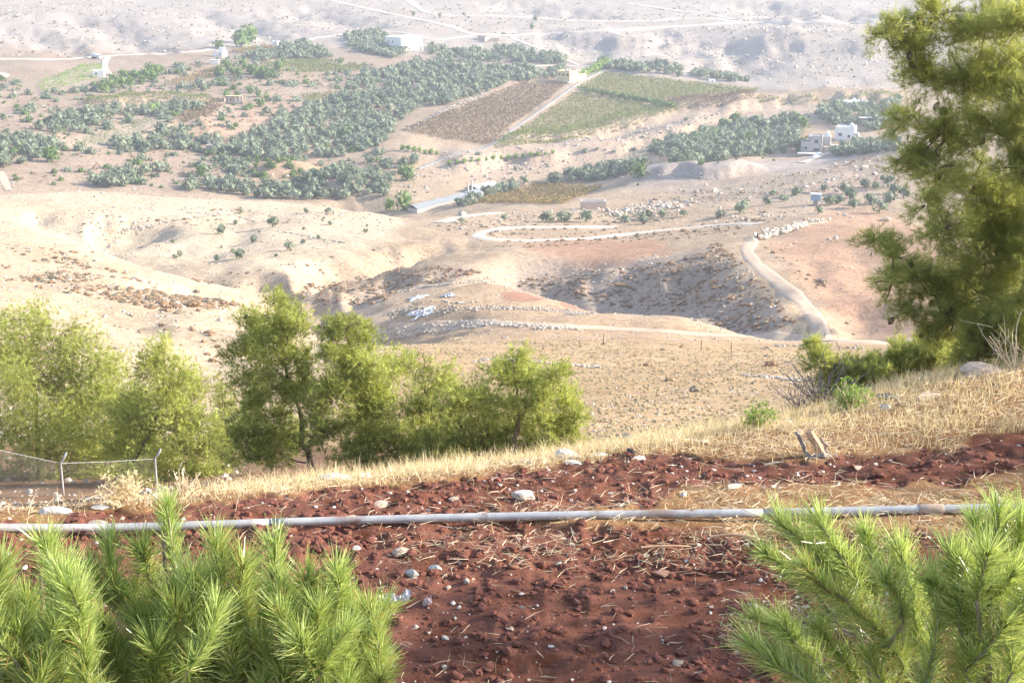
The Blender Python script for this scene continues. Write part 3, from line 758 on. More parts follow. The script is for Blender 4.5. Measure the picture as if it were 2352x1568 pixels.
# big white hall
h = House('white_hall', 'large white two-storey hall with flat white roof among olive trees', 'building', 928, 112, math.radians(-38), 700)
b = h.block('wall', 0, 0, 0, 15, 22, 8.2, M_WHITE, .3)
h.windows(b, [(-4.5,-11,5.6,1.0,1.3,'f'),(-.5,-11,5.4,1.0,1.3,'f'),(5.2,-11,1.6,1.1,1.3,'f'),(2.2,-11,1.2,.9,2.2,'f'),(7.5,-8.4,5.4,1.0,1.0,'r'),(7.5,-9.4,1.4,1.0,2.4,'r'),(7.5,-6.6,1.8,1.0,1.3,'r')], M_CONC)
h.block('side_room', -9.5, -4, 0, 4, 13, 4.0, M_CONC, .3)
h.part('base_course', MB().box((0, -11.06, 1.4), (15.02, .1, 2.8)), M_CONC)
h.part('roof_slab', MB().box((0, 0, 8.62), (15.6, 22.6, .22)), M_WHITE)
for dx, dy in ((13, 4), (17, 0)): h.part('gate_pillar', MB().box((dx, dy, 1.2), (.8, .8, 3.2)), M_WHITE)
h.part('yard_wall', MB().box((12, -5, .4), (.3, 14, 2.2), 0).box((12.5, 8, .5), (9, .3, 2.4)), M_CONC)
# yellow vineyard house
h = House('vineyard_house', 'yellow two-storey house with roof parapet at the end of vineyard path', 'house', 1303, 188, math.radians(-36), 760)
b = h.block('wall', 0, 0, 2.6, 9.5, 9, 3.9, M_CREAM, .6)
h.part('lower_storey', MB().box((-.2, .4, .6), (9.0, 8.2, 4.0)), M_CREAM)
h.windows(b, [(-2.8,-4.5,4.9,1.5,1.2,'f'),(.2,-4.5,4.7,1.5,1.4,'f'),(3.2,-4.5,4.7,1.7,1.3,'f'),(4.75,-2,4.9,1.0,1.2,'r'),(4.75,1.4,5.1,1.0,1.3,'r'),(2.2,-3.75,1.2,1.0,1.1,'f'),(-2.4,-3.75,1.2,1.0,1.1,'f')], M_CREAM)
t_ = h.block('terrace', 2.2, 9.2, .0, 5.2, 9.2, 3.6, M_CREAM, .9)
for dx, dy in ((.2, 13.4), (4.3, 13.4), (.2, 6.6)): h.part('corner_pillar', MB().box((dx, dy, 5.3), (.5, .5, 2.2)), M_CREAM)
h.tank(-1.5, 2.0, 6.55); h.tank(.2, 2.4, 6.55)
h.part('porch_pillar', MB().box((4.3, -4.0, 1.2), (.7, .7, 2.8)), M_WHITE)
# grey house, two storeys and wings
h = House('grey_house', 'unfinished grey concrete house of two storeys beside valley road', 'house', 1874, 352, math.radians(-14), 480)
b = h.block('wall', 0, 0, 0, 5.2, 6, 7.6, M_CONC, .5)
h.windows(b, [(.0,-3,5.6,1.5,1.6,'f'),(.2,-3,2.0,2.6,1.3,'f'),(2.6,0,5.4,1.2,1.4,'r')], M_CONC)
b2 = h.block('wing', -4.6, .6, 0, 4.0, 6.5, 4.7, M_CONC, .7)
h.windows(b2, [(-4.4,-2.65,2.6,1.2,1.2,'f'),(-6.0,-2.65,2.8,.6,.6,'f')], M_CONC)
h.block('rear_wing', 1.2, 7.5, 0, 9.5, 9, 6.4, M_CONC, .5)
h.tank(4.4, 8.0, 6.4, r=1.1, h=2.4); h.part('solar_panel', MB().box((-2.6, 6.4, 7.1), (2.6, 1.6, .12)), M_PANEL)
h.part('awning', MB().box((-3.6, -6.5, .9), (8.0, 3.4, .16)).box((-7.2, -7.9, -.2), (.15, .15, 2.2)).box((0, -7.9, -.2), (.15, .15, 2.2)), M_WHITE)
h.part('porch', MB().box((4.4, -.2, 1.5), (2.4, 2.4, 3.4)), M_BLOCK)
# white house with panels
h = House('white_house', 'white flat-roofed house with solar panels and roof tanks above road', 'house', 1942, 318, math.radians(-22), 520)
b = h.block('wall', 0, 0, 0, 8.6, 7, 5.2, M_WHITE, .5)
h.windows(b, [(-2.0,-3.5,2.2,1.6,1.3,'f'),(2.0,-3.5,1.5,1.2,1.3,'f'),(-4.3,-.6,2.4,1.2,1.4,'l')], M_WHITE)
h.part('solar_panel', MB().box((-2.2, .2, 6.3), (3.8, 2.4, .14)), M_PANEL); h.tank(2.2, 1.4, 5.2, r=.9, h=1.9); h.tank(3.2, .2, 5.2)
h.part('corner_post', MB().box((4.6, -2.6, 3.4), (.35, .35, 7.6)), M_WHITE); h.part('stair_wall', MB().box((5.2, -1.4, 1.4), (1.8, 3.2, 3.4)), M_CONC)
h = House('white_house', 'low white house with flat roof among trees under vineyard bank', 'house', 1962, 248, math.radians(12), 600)
b = h.block('wall', 0, 0, 0, 11, 8, 3.6, M_WHITE, .35); h.windows(b, [(-3,-4,1.8,1.2,1.1,'f'),(1,-4,1.8,1.2,1.1,'f')]); h.tank(0, 1, 3.6, r=.8, h=1.7); h.part('roof_panel', MB().box((2.6, 0, 4.1), (2.4, 1.6, .12)), M_PANEL)
h.part('entrance_pillar', MB().box((-3.6, -4.7, 1.0), (1.0, 1.2, 2.8)), M_WHITE)
h = House('open_shed', 'open shed with pale pitched sheet roof on posts among trees', 'shed', 1993, 284, math.radians(8), 560)
h.part('roof', MB().box((0, 0, 3.0), (8.5, 4.6, .15)), M_WHITE)
for dx in (-3.9, -1.2, 1.4, 3.9): h.part('post', MB().box((dx, -1.9, 1.2), (.3, .3, 3.4)), M_CONC)
h.part('back_wall', MB().box((0, 1.9, 1.2), (8.0, .2, 3.4)), M_BLOCK)
h = House('field_hut', 'small white block hut with one window below the left vine rows'.replace('left ', 'pale '), 'hut', 228, 176, math.radians(4), 700)
b = h.block('wall', 0, 0, 0, 6.5, 4.5, 3.6, M_WHITE, .3); h.windows(b, [(-1.2,-2.25,2.0,1.1,.9,'f')], M_CONC); h.tank(2.4, .4, 3.6, r=.6)
h = House('white_house', 'small white stepped house hidden behind green trees on hillside', 'house', 506, 130, math.radians(-20), 760)
b = h.block('wall', 0, 0, 0, 7, 6, 3.4, M_WHITE, .4); h.block('upper_room', 1.2, 1, 3.4, 3.4, 3.2, 2.4, M_WHITE, .3); h.windows(b, [(1.5,-3,1.7,1.0,1.1,'f')])
h = House('white_shed', 'low white shed under trees below the stepped white house', 'shed', 493, 146, 0, 760)
h.part('wall', MB().box((0, 0, .8), (5.5, 3, 3)), M_WHITE); h.part('roof', MB().box((0, -.2, 2.4), (6.2, 4, .2)), M_WHITE)
h = House('ruined_house', 'roofless pale stone house with broken pillars on the terraced slope', 'house', 536, 235, math.radians(-8), 620)
h.part('wall', MB().box((0, 2.5, 1.2), (9, .5, 4.0)).box((-4.3, 0, .8), (.5, 5, 3.2)), M_BLOCK)
h.part('roof_slab', MB().box((-.5, 1.5, 3.4), (8.5, 3.4, .3)), M_CREAM)
for dx in (-2.4, 1.4, 3.8): h.part('pillar', MB().box((dx, -.6, 1.2), (.6, .6, 3.6)), M_CONC)
h.part('lower_wall', MB().box((2.5, -4, .2), (9, .6, 1.6), .1), M_STONE)
h = House('pillared_shell', 'unfinished concrete house shell with column stubs in olive grove', 'house', 492, 350, math.radians(-10), 560)
h.part('wall', MB().box((0, 0, 1.3), (6, 4.4, 4.2)), M_CONC); h.part('roof_slab', MB().box((0, 0, 3.5), (7.6, 5.4, .25)), M_BLOCK)
for dx, dy in ((-1.6,-1.5), (.6,-1.5), (2.4, 0)): h.part('column_stub', MB().box((dx, dy, 4.4), (.4, .4, 1.8)), M_CONC)
h = House('stone_hut', 'square pale stone hut standing in the dense olive grove', 'hut', 957, 212, 0, 640)
b = h.block('wall', 0, 0, 0, 3.2, 3, 5.0, M_BLOCK, .2); h.windows(b, [(0,-1.5,3.2,.7,.8,'f')], M_BLOCK)
h = House('stone_hut', 'low pale hut at the foot of the dense olive grove', 'hut', 906, 258, .3, 620)
b = h.block('wall', 0, 0, 0, 4, 3, 2.6, M_BLOCK, .2); h.windows(b, [(0,-1.5,1.2,.8,1.6,'f')], M_BLOCK)
h = House('stone_hut', 'tiny white box hut at the upper edge of green vineyard', 'hut', 1635, 191, .1, 760)
b = h.block('wall', 0, 0, 0, 4, 3, 2.4, M_WHITE, .15); h.windows(b, [(0,-1.5,1.2,.8,1.0,'f')], M_WHITE)
h = House('stone_hut', 'small white hut with ramp above the olive strip', 'hut', 633, 104, -.3, 760)
b = h.block('wall', 0, 0, 0, 4.5, 3.5, 3.0, M_WHITE, .2); h.windows(b, [(.5,-1.75,1.5,.8,1.0,'f')], M_WHITE); h.part('ramp', MB().box((2.0,-4.6,-.2), (1.2, 6, .8), .5), M_CREAM)
# open-topped block enclosure
h = House('block_enclosure', 'roofless sandy block enclosure beside the grey boulder heap', 'enclosure', 1362, 479, math.radians(2), 400)
wb = h.part('wall', MB().box((0, -1.7, .8), (8.4, .3, 4.0)).box((0, 1.7, .8), (8.4, .3, 4.0)).box((-4.05, 0, .8), (.3, 3.1, 4.0)).box((4.05, 0, .8), (.3, 3.1, 4.0)).box((-.2, 0, .6), (.25, 3.1, 3.6)), M_BLOCK)
h.part('coping', MB().box((0, -1.7, 2.86), (8.5, .38, .12)).box((0, 1.7, 2.86), (8.5, .38, .12)).box((-4.05, 0, 2.86), (.38, 3.0, .12)).box((4.05, 0, 2.86), (.38, 3.0, .12)), M_WHITE)
# block walls by the road junction
h = House('block_ruin', 'half-built sandy block walls beside the white road junction', 'ruin', 1110, 92, math.radians(-20), 800)
h.part('wall', MB().box((0, 0, 1.6), (9, .4, 3.6)).box((4.3, -4, 1.2), (.4, 8, 3.4)).box((-4, 3, 1.4), (.4, 6, 3.2)), M_BLOCK); h.part('low_wall', MB().box((9, 1, .6), (7, .4, 2.2)).box((9, -5, .3), (8, .4, 1.6)), M_BLOCK)
# blue tin hut
h = House('tin_hut', 'small blue tin hut on stone pillar beside young orchard', 'hut', 1873, 470, math.radians(-15), 400)
h.part('wall', MB().box((0, 0, 2.4), (3.0, 2.2, 1.9)), M_TIN); h.part('roof', MB().box((0, -.1, 3.45), (3.4, 2.6, .15)), M_WHITE); h.part('stone_base', MB().box((0, 0, .3), (1.6, 1.5, 2.6), 0, .8), M_STONE)
# long poultry sheds in the valley bottom
def long_shed(p0, p1, w, label, mat, posts=0, h0=1.9):
    a = at1(*p0, 500); b = at1(*p1, 500); d = b[:2]-a[:2]; L = np.hypot(*d); ang = math.atan2(d[1], d[0])
    base = min(a[2], b[2]); root = empty('long_shed', (a[0], a[1], a[2]), label, 'shed', None, ang)
    dz = b[2]-a[2]; n = max(3, int(L/8))
    def strip(y0, z0, y1, z1, th):
        V = []; Q_ = []
        for i in range(n+1):
            x = L*i/n; z = dz*i/n
            V += [(x, y0, z+z0), (x, y1, z+z1), (x, y1, z+z1-th), (x, y0, z+z0-th)]
        for i in range(n):
            for k in range(4): Q_.append([i*4+k, i*4+(k+1) % 4, (i+1)*4+(k+1) % 4, (i+1)*4+k])
        Q_ += [[3, 2, 1, 0], [n*4, n*4+1, n*4+2, n*4+3]]
        return V, Q_
    mb = MB(); V, Q_ = strip(-w/2-.3, h0, 0, h0+1.2, .12); mb.add(V, Q=Q_); V, Q_ = strip(0, h0+1.2, w/2+.3, h0, .12); mb.add(V, Q=Q_)
    obj('roof', mb.mesh('roof', [mat]), root)
    mb = MB(); V, Q_ = strip(-w/2, h0-.1, -w/2+.2, h0-.1, h0+1.5); mb.add(V, Q=Q_); V, Q_ = strip(w/2-.2, h0-.1, w/2, h0-.1, h0+1.5); mb.add(V, Q=Q_)
    mb.box((.1, 0, h0/2-.6), (.2, w-.4, h0+1.0)); mb.box((L-.1, 0, dz+h0/2-.6), (.2, w-.4, h0+1.0))
    obj('wall', mb.mesh('wall', [M_CONC]), root)
    for k in range(posts): obj('post', MB().box((L-2-k*5, (-1)**k*1.5, dz+4.2), (.5, .5, 5)).mesh('post', [M_CONC]), root)
long_shed((946,488), (1098,450), 6.5, 'long grey-roofed shed beside autumn vineyard in valley bottom', M_GREYROOF, 2)
long_shed((1082,442), (1130,432), 6.0, 'short white-roofed shed above the long grey shed', M_WHITE)
# concrete yard walls near the hall
for k, (p0, p1, lab) in enumerate([((1020,122), (1042,117), 'short pale wall stepping through garden below white hall'), ((1050,118), (1075,122), 'low grey wall along the garden below white hall'), ((1078,120), (1108,104), 'slanting white wall between olive groves')]):
    a = at1(*p0, 700); b = at1(*p1, 700); d = b-a; L = np.hypot(*d[:2])
    o = obj('yard_wall', MB().box((0, 0, .2), (L, .3, 2.6)).mesh('yard_wall', [M_CONC if k == 1 else M_WHITE]), None, lab, 'wall', None, None, tuple((a+b)/2)); o.rotation_euler = (0, 0, math.atan2(d[1], d[0]))
# ------------------------------------------------------------------ olive groves and other far trees
def tree(crown_me, p, s, name, label, cat, group, sz=1.0, trunk=True, lift=.95):
    t = empty(name, (p[0], p[1], p[2]), label, cat, group, random.uniform(0, 6.28), s)
    c = obj('crown', crown_me, t); c.location = (0, 0, lift*sz); c.scale = (1, 1, sz)
    if trunk:
        k = obj('trunk', TRUNK_ME, t)
    return t
GROVES = [
 ([(840,172),(960,142),(1150,155),(1310,160),(1318,178),(1180,190),(1040,240),(970,250),(900,300),(885,335),(800,362),(620,372),(510,355),(540,320),(640,270),(760,230),(810,200)], 5.6, 'dense grove between white hall and brown vineyard'),
 ([(790,80),(880,76),(890,104),(950,124),(900,136),(800,112)], 5.4, 'grove behind and below the white hall'),
 ([(970,108),(1060,120),(1180,114),(1298,134),(1300,148),(1180,145),(1000,136)], 5.4, 'grove below the white road junction'),
 ([(570,130),(690,102),(755,116),(760,135),(680,135),(590,145)], 5.2, 'grove above the two terraced vine plots'),
 ([(130,268),(250,255),(400,242),(482,250),(400,265),(260,277),(140,312),(75,308)], 5.6, 'long grove on the lower terraces'),
 ([(-40,308),(80,320),(165,346),(90,366),(0,392),(-40,392)], 5.4, 'grove beside the pale vine slope'),
 ([(270,332),(370,306),(470,312),(545,340),(500,358),(380,346),(250,350)], 6.2, 'open grove around the pillared shell'),
 ([(200,424),(300,396),(390,390),(340,416),(260,432)], 5.0, 'small grove on the valley bottom'),
 ([(375,438),(480,412),(560,430),(640,432),(740,402),(870,397),(905,430),(880,462),(800,456),(650,462),(500,444)], 5.2, 'grove along the dry valley bottom'),
 ([(1480,352),(1560,318),(1700,292),(1845,268),(1850,310),(1840,345),(1720,365),(1560,376)], 5.0, 'grove under the vineyard bank'),
 ([(1870,262),(1930,246),(2000,252),(2060,238),(2055,300),(1990,300),(1900,285)], 5.0, 'grove around the low white house'),
 ([(1930,345),(2050,314),(2060,350),(1910,362)], 4.6, 'dark grove below the valley road'),
 ([(1255,412),(1420,387),(1485,372),(1475,395),(1380,416),(1270,426)], 4.6, 'strip of trees along the stream'),
 ([(1372,141),(1560,156),(1550,171),(1440,166),(1380,157)], 5.2, 'strip above the green vineyard'),
 ([(1560,164),(1700,180),(1720,190),(1560,176)], 5.2, 'thin strip under the rocky hillside'),
 ([(1105,448),(1160,430),(1215,420),(1205,432),(1130,455)], 4.2, 'row beside the short white shed'),
 ([(1030,478),(1080,462),(1110,460),(1060,482)], 4.0, 'row in front of the long grey shed'),
 ([(405,205),(470,196),(470,210),(410,212)], 5.0, 'clump above the terraced slope'),
 ([(880,375),(950,365),(960,395),(890,420)], 7.5, 'scattered trees on the eroded bank'),
]
allp = []
rngO = np.random.default_rng(21)
for gi, (poly, sp, lab) in enumerate(GROVES):
    p = fill(poly_world(poly, 480), sp, rngO, .32, rngO.uniform(-.4, .4))
    p = p[rngO.random(len(p)) > .10+.35*(fbm(p[:, 0]/18, p[:, 1]/18, 33, 2) < -.16)]
    for q in p: allp.append((q[0], q[1], gi))
allp = np.array(allp); allp_r = np.hypot(allp[:, 0], allp[:, 1])
order = np.argsort(allp_r); az_ = np.gz(allp[:, 0], allp[:, 1]) if False else gz(allp[:, 0], allp[:, 1])
for k in order[:296]:
    lab = GROVES[int(allp[k, 2])][2]
    s = rngO.uniform(1.5, 3.2)
    tree(random.choice(OLIVE_ME), (allp[k, 0], allp[k, 1], az_[k]), s, 'olive_tree', 'grey-green olive tree in the '+lab, 'olive tree', 'olive trees, '+lab, rngO.uniform(.85, 1.1))
rest = order[296:]
s_ = rngO.uniform(1.5, 3.5, len(rest)); pos = np.c_[allp[rest, 0], allp[rest, 1], az_[rest]+s_*.85]
obj('olive_grove', merge_copies(OLIVE_G, pos, s_, rngO.uniform(0, 6.3, len(rest)), 'olive_grove', [M_OLIVE], rngO), kind='stuff', label='mass of grey-green olive trees filling the far groves', cat='grove')
print('olives', len(allp), 'rest', len(rest))
def green(px, py, s, me, name, label, group=None, rmin=480, sz=1.05):
    p = at1(px, py, rmin); return tree(random.choice(me), p, s, name, label, 'tree', group, sz)
for px, py, s in [(555,108,6.2),(572,98,6.8)]: green(px, py, s, GREEN_ME, 'broad_tree', 'tall dark green tree beside the upper dirt road', 'pair of tall trees by the road', sz=1.1)
green(503, 112, 3.6, GREEN_ME, 'broad_tree', 'loose green tree on the end of upper road')
for px, py in [(262,190),(285,185),(310,182),(335,178),(355,174),(255,205),(275,202),(300,198),(325,193),(350,187),(240,212),(345,168),(368,170)]:
    green(px, py, random.uniform(2.8, 3.8), GREEN_ME, 'fruit_tree', 'round green fruit tree in block below the pale vine rows', 'fruit trees below the pale vine rows')
for px, py in [(520,160),(535,172),(548,178),(560,160),(575,170),(590,178),(605,172),(620,180),(505,175),(640,165)]:
    green(px, py, random.uniform(2.8, 4.0), GREEN_ME, 'fruit_tree', 'loose green tree in garden below the stepped white house', 'garden trees on the hillside')
for px, py in [(545,222),(520,228),(575,215),(595,222),(612,230),(600,245),(575,250)]:
    green(px, py, random.uniform(1.6, 3.0), GREEN_ME, 'fruit_tree', 'green garden tree beside the roofless stone house', 'trees round the ruined house')
for k in range(9):
    green(1336+k*7.2, 178-k*2.9, 2.3+k*.12, LIME_ME, 'lime_green_tree', 'bright lime green tree in row leading from the yellow house', 'lime green tree row')
for px, py, s in [(350,262,2.6),(362,258,2.4),(1340,348+4,0)]:
    if s: green(px, py, s, LIME_ME, 'lime_green_tree', 'bright yellow-green tree among lower terrace olives', 'yellow-green pair among olives')
green(935, 415, 3.6, GREEN_ME, 'broad_tree', 'single dark green tree on the eroded bank'); green(928, 482, 3.4, GREEN_ME, 'broad_tree', 'dark green tree at the end of the long grey shed', sz=1.3)
green(895, 482, 2.4, LIME_ME, 'lime_green_tree', 'low yellow-green tree below the dry gully edge'); green(780, 245, 2.6, GREEN_ME, 'broad_tree', 'bright green tree inside the dense olive grove')
green(463, 405, 2.6, GREEN_ME, 'broad_tree', 'loose green tree above the valley bottom grove'); green(120, 372, 3.6, GREEN_ME, 'broad_tree', 'darker green tree at the corner of valley grove')
green(795, 318, 3.0, GREEN_ME, 'broad_tree', 'round green tree low in the dense olive grove'); green(1470, 405, 3.0, GREEN_ME, 'broad_tree', 'yellow-green tree above the stream strip')
for px, py, s in [(1665,300,3.4),(1640,318,3.0),(1690,285,3.2),(1720,330,3),(1600,335,3),(1830,290,3.4),(1846,296,3)]:
    green(px, py, s, GREEN_ME, 'broad_tree', 'larger green tree in the grove under vineyard bank', 'green trees under the vineyard bank')
for k in range(15):      # fruit saplings on the ledge of the bank
    green(1032+k*17, 378-k*1.7+random.uniform(-1, 1), random.uniform(.8, 1.3), LIME_ME, 'sapling', 'small bright green sapling on the ledge below vineyard', 'saplings on the bank ledge', 560)
for k in range(7):
    green(925+k*13, 345+k*1.6+random.uniform(-2, 2), random.uniform(.9, 1.5), LIME_ME, 'sapling', 'small bright green sapling under the brown vineyard corner', 'saplings under vineyard corner', 560)
for k in range(24):
    green(random.uniform(560, 700), random.uniform(365, 420), random.uniform(.8, 1.6), GREEN_ME, 'bush', 'low green bush on the orange terraced slope', 'bushes on orange terraces', 560)
for px, py, s in [(950,35,1.8),(1010,38,1.8),(1230,48,2.2),(1222,66,2.0),(1065,35,1.4)]:
    green(px, py, s, GREEN_ME, 'lone_tree', 'lone small tree on the bare upper hillside', 'lone trees on upper hillside', 800)
# row by the hairpin road, trees of the right orchard and of the pale field
HAIR = [(1255,508,2.0),(1290,510,2.2),(1302,508,1.8),(1347,510,2.3),(1160,505,1.3),(1060,512,1.2),(1435,512,1.8),(1470,505,2.0),(1490,500,1.6),(1480,514,1.6),(1520,500,1.8),(1570,498,1.5),(1655,500,1.6),(1700,490,2.2),(1708,480,2.0)]
for px, py, s in HAIR: green(px, py, s, OLIVE_ME, 'olive_tree', 'small olive tree beside the pale hairpin road', 'olive trees along the hairpin road', 380, .9)
for px, py, s in [(1895,440,1.6),(1905,470,1.8),(1925,468,1.8),(1942,445,2.4),(1952,455,2.2),(1963,478,2.0),(1985,430,1.8),(2000,470,2.2),(2012,435,1.6),(2040,430,2.8),(2045,465,2.2),(2020,490,2.4),(2055,445,2),(1880,490,1.3),(1830,448,1.8),(1800,462,1.4),(1760,470,1.6),(1775,450,1.3),(2075,455,2.2)]:
    green(px, py, s, OLIVE_ME, 'orchard_tree', 'young olive tree in the sloping orchard by blue tin hut', 'trees of the sloping orchard', 400, .95)
rngF = np.random.default_rng(8)
FLD = fill(poly_world([(330,600),(420,520),(560,480),(800,488),(900,520),(820,545),(650,590),(480,625)], 330), 15, rngF, .35)
for q in FLD: tree(random.choice(OLIVE_ME), (q[0], q[1], float(gz(q[0], q[1]))), rngF.choice([.5,.7,.9,1.1,1.5,1.9], p=[.25,.25,.2,.15,.1,.05]), 'young_olive', 'young olive tree with long shadow on the pale bare field', 'olive tree', 'young olives on the pale field', 1.0)
# ------------------------------------------------------------------ vineyards
rngV = np.random.default_rng(3)
def vine_geo(rng):
    n = 16; c = rng.normal(size=(n, 3))*np.array([.34, .34, .25])+np.array([0, 0, .75]); u = rng.normal(size=(n, 3))*.26; v = rng.normal(size=(n, 3))*.26
    V = np.stack([c-u, c+u, c+v], 1).reshape(-1, 3); V[:, 2] = np.maximum(V[:, 2], 0)
    return V, np.arange(n*3).reshape(-1, 3), np.repeat(rng.uniform(0, 1, n), 3)
VINE_G = [vine_geo(rngV) for _ in range(8)]
for k, lab, mat, sp, sc_ in [
 ('V1','brown autumn vineyard on the terrace beside the path',M_VINEB,(2.0,2.6),1.05),('V2','green and gold vineyard on the terrace beyond the path',M_VINEG,(2.0,2.6),1.05),
 ('V3','green vineyard behind the yellow house',M_VINEG,(2.0,2.8),1.15),('V3B','brown vine rows at the end of green vineyard',M_VINEB,(2.0,2.8),1.15),('V4','narrow green vine strip along the terrace edge',M_VINEG,(2.2,3),1.2),('V5','orange autumn vineyard in the valley bottom',M_VINEO,(1.7,2.1),1.1),
 ('V6','pale plot with separate bright vine rows',M_LIME,(1.5,5.0),.85),('V7','olive-green terraced vine plot with dark edge',M_VINEG,(1.8,2.2),1.1),('V8','upper olive-green terraced vine plot',M_VINEG,(1.8,2.2),1.1),
 ('V9','yellowish vine plot between hillside gardens',M_VINEO,(2.0,2.8),1.0),('V10','small square vine plot beside the dense grove',M_VINEG,(1.8,2.2),1.0),('V11','dark triangular vine plot on the steep slope',M_VINEB,(1.6,2.4),1.1),
 ('V12','sparse vine rows on the pale dome-shaped slope',M_GREENTREE,(1.6,3.6),.6),('V13','yellow-green rows on narrow stone terraces',M_VINEG,(1.6,3.2),.95),('V14','brown vine plot beside the two tall trees',M_VINEO,(2,2.6),.9)]:
    ang = {'V1': .55, 'V2': .55, 'V3': .9, 'V3B': .9, 'V6': 1.35, 'V11': .7, 'V12': 1.2}.get(k, .15)
    p = fill(poly_world(VINE[k], 500), sp, rngV, .22, ang)
    p = p[rngV.random(len(p)) > .06]
    if not len(p): print('no vines', k); continue
    s_ = sc_*rngV.uniform(.75, 1.25, len(p))
    obj('vineyard', merge_copies(VINE_G, np.c_[p, gz(p[:, 0], p[:, 1])], s_, rngV.uniform(0, 6.3, len(p)), 'vineyard', [mat], rngV), kind='stuff', label=lab, cat='vineyard')
# a dark windbreak between two vineyards
p = np.linspace(0, 1, 60)[:, None]; e = at(np.linspace(1338,1552,60), np.linspace(212,251,60), 600)
obj('windbreak_hedge', merge_copies(VINE_G, e, np.full(60, 2.7), rngV.uniform(0, 6, 60), 'windbreak_hedge', [M_GREENTREE], rngV), kind='stuff', label='dark hedge line between the two green vineyards', cat='hedge')

# low mixed bushes through the cultivated valley
def bushes(poly, dens, seed, smin, smax, mat, lab, clump=.05, wl=25, geo=OLIVE_G):
    wp = poly_world(poly, 500, 4); W_ = np.array(wp); lo, hi = W_.min(0), W_.max(0); rng = np.random.default_rng(seed)
    p = rng.uniform(lo, hi, (int((hi-lo).prod()*dens), 2)); p = p[in_poly(p[:, 0], p[:, 1], wp)]
    p = p[fbm(p[:, 0]/wl, p[:, 1]/wl, seed, 3) > clump-.25+rng.uniform(-.1, .1, len(p))]
    q = project(p[:, 0], p[:, 1], gz(p[:, 0], p[:, 1])); keep = np.ones(len(p), bool)
    for v in VINE.values(): keep &= ~in_poly(q[0], q[1], v)
    for Q in ROADS: keep &= np.sqrt(((p[:, None]-Q[None, ::2])**2).sum(2)).min(1) > 5
    p = p[keep]; s = smin*(smax/smin)**(rng.random(len(p))**1.5)
    obj('scrub', merge_copies(geo, np.c_[p, gz(p[:, 0], p[:, 1])+s*.45], s, rng.uniform(0, 6.3, len(p)), 'scrub', [mat], rng), kind='stuff', label=lab, cat='scrub')
LV = [(0,420),(0,170),(90,215),(240,180),(420,150),(600,120),(860,150),(900,300),(900,430),(600,440),(300,430)]
bushes(LV, .020, 51, .8, 3.0, M_OLIVE, 'grey-green bushes scattered through the cultivated valley', .09)
bushes(LV, .009, 52, .5, 2.6, M_GREENTREE, 'fresh green bushes scattered through the cultivated valley', .16)
bushes(LV, .03, 53, .3, .9, M_SHRUB, 'dry brown bushes scattered through the cultivated valley', .12, 25, SHRUB_G)
bushes([(1440,440),(1450,380),(1850,262),(2060,240),(2060,300),(1850,370),(1600,385)], .010, 54, .5, 1.8, M_GREENTREE, 'mixed green bushes round the houses in valley', .1)
bushes([(920,460),(900,330),(1000,350),(1300,350),(1640,262),(1640,290),(1400,380),(1100,440)], .007, 55, .4, 1.6, M_OLIVE, 'bushes growing on the bank under the vineyard', .14)
bushes([(0,130),(0,0),(2060,0),(2060,200),(1560,150),(1180,85),(850,70),(430,118)], .006, 56, .4, 1.3, M_GREYSHRUB, 'dry grey scrub over the upper hillside', .08, 40, SHRUB_G)
# ------------------------------------------------------------------ shrubs, stones and walls of the middle distance
rngM = np.random.default_rng(77)
def scatter_world(poly, dens, rmin, seed, clump=.0, wl=12.):
    """random points on the land inside an outline; clump>0 keeps only patchy areas"""
    wp = poly_world(poly, rmin, 4); W_ = np.array(wp); lo, hi = W_.min(0), W_.max(0)
    n = int((hi-lo).prod()*dens); rng = np.random.default_rng(seed)
    p = rng.uniform(lo, hi, (n, 2)); p = p[in_poly(p[:, 0], p[:, 1], wp)]
    if clump: p = p[fbm(p[:, 0]/wl, p[:, 1]/wl, seed, 3) > clump-.25+rng.uniform(-.08, .08, len(p))]
    return p
def off_road(p, d):
    keep = np.ones(len(p), bool)
    for Q in ROADS:
        if not len(p): break
        q = Q[::2]
        for c in range(0, len(p), 2000):
            dd = np.sqrt(((p[c:c+2000, None]-q[None])**2).sum(2)).min(1); keep[c:c+2000] &= dd > d
    return p[keep]
SH = []   # x, y, size, zone index
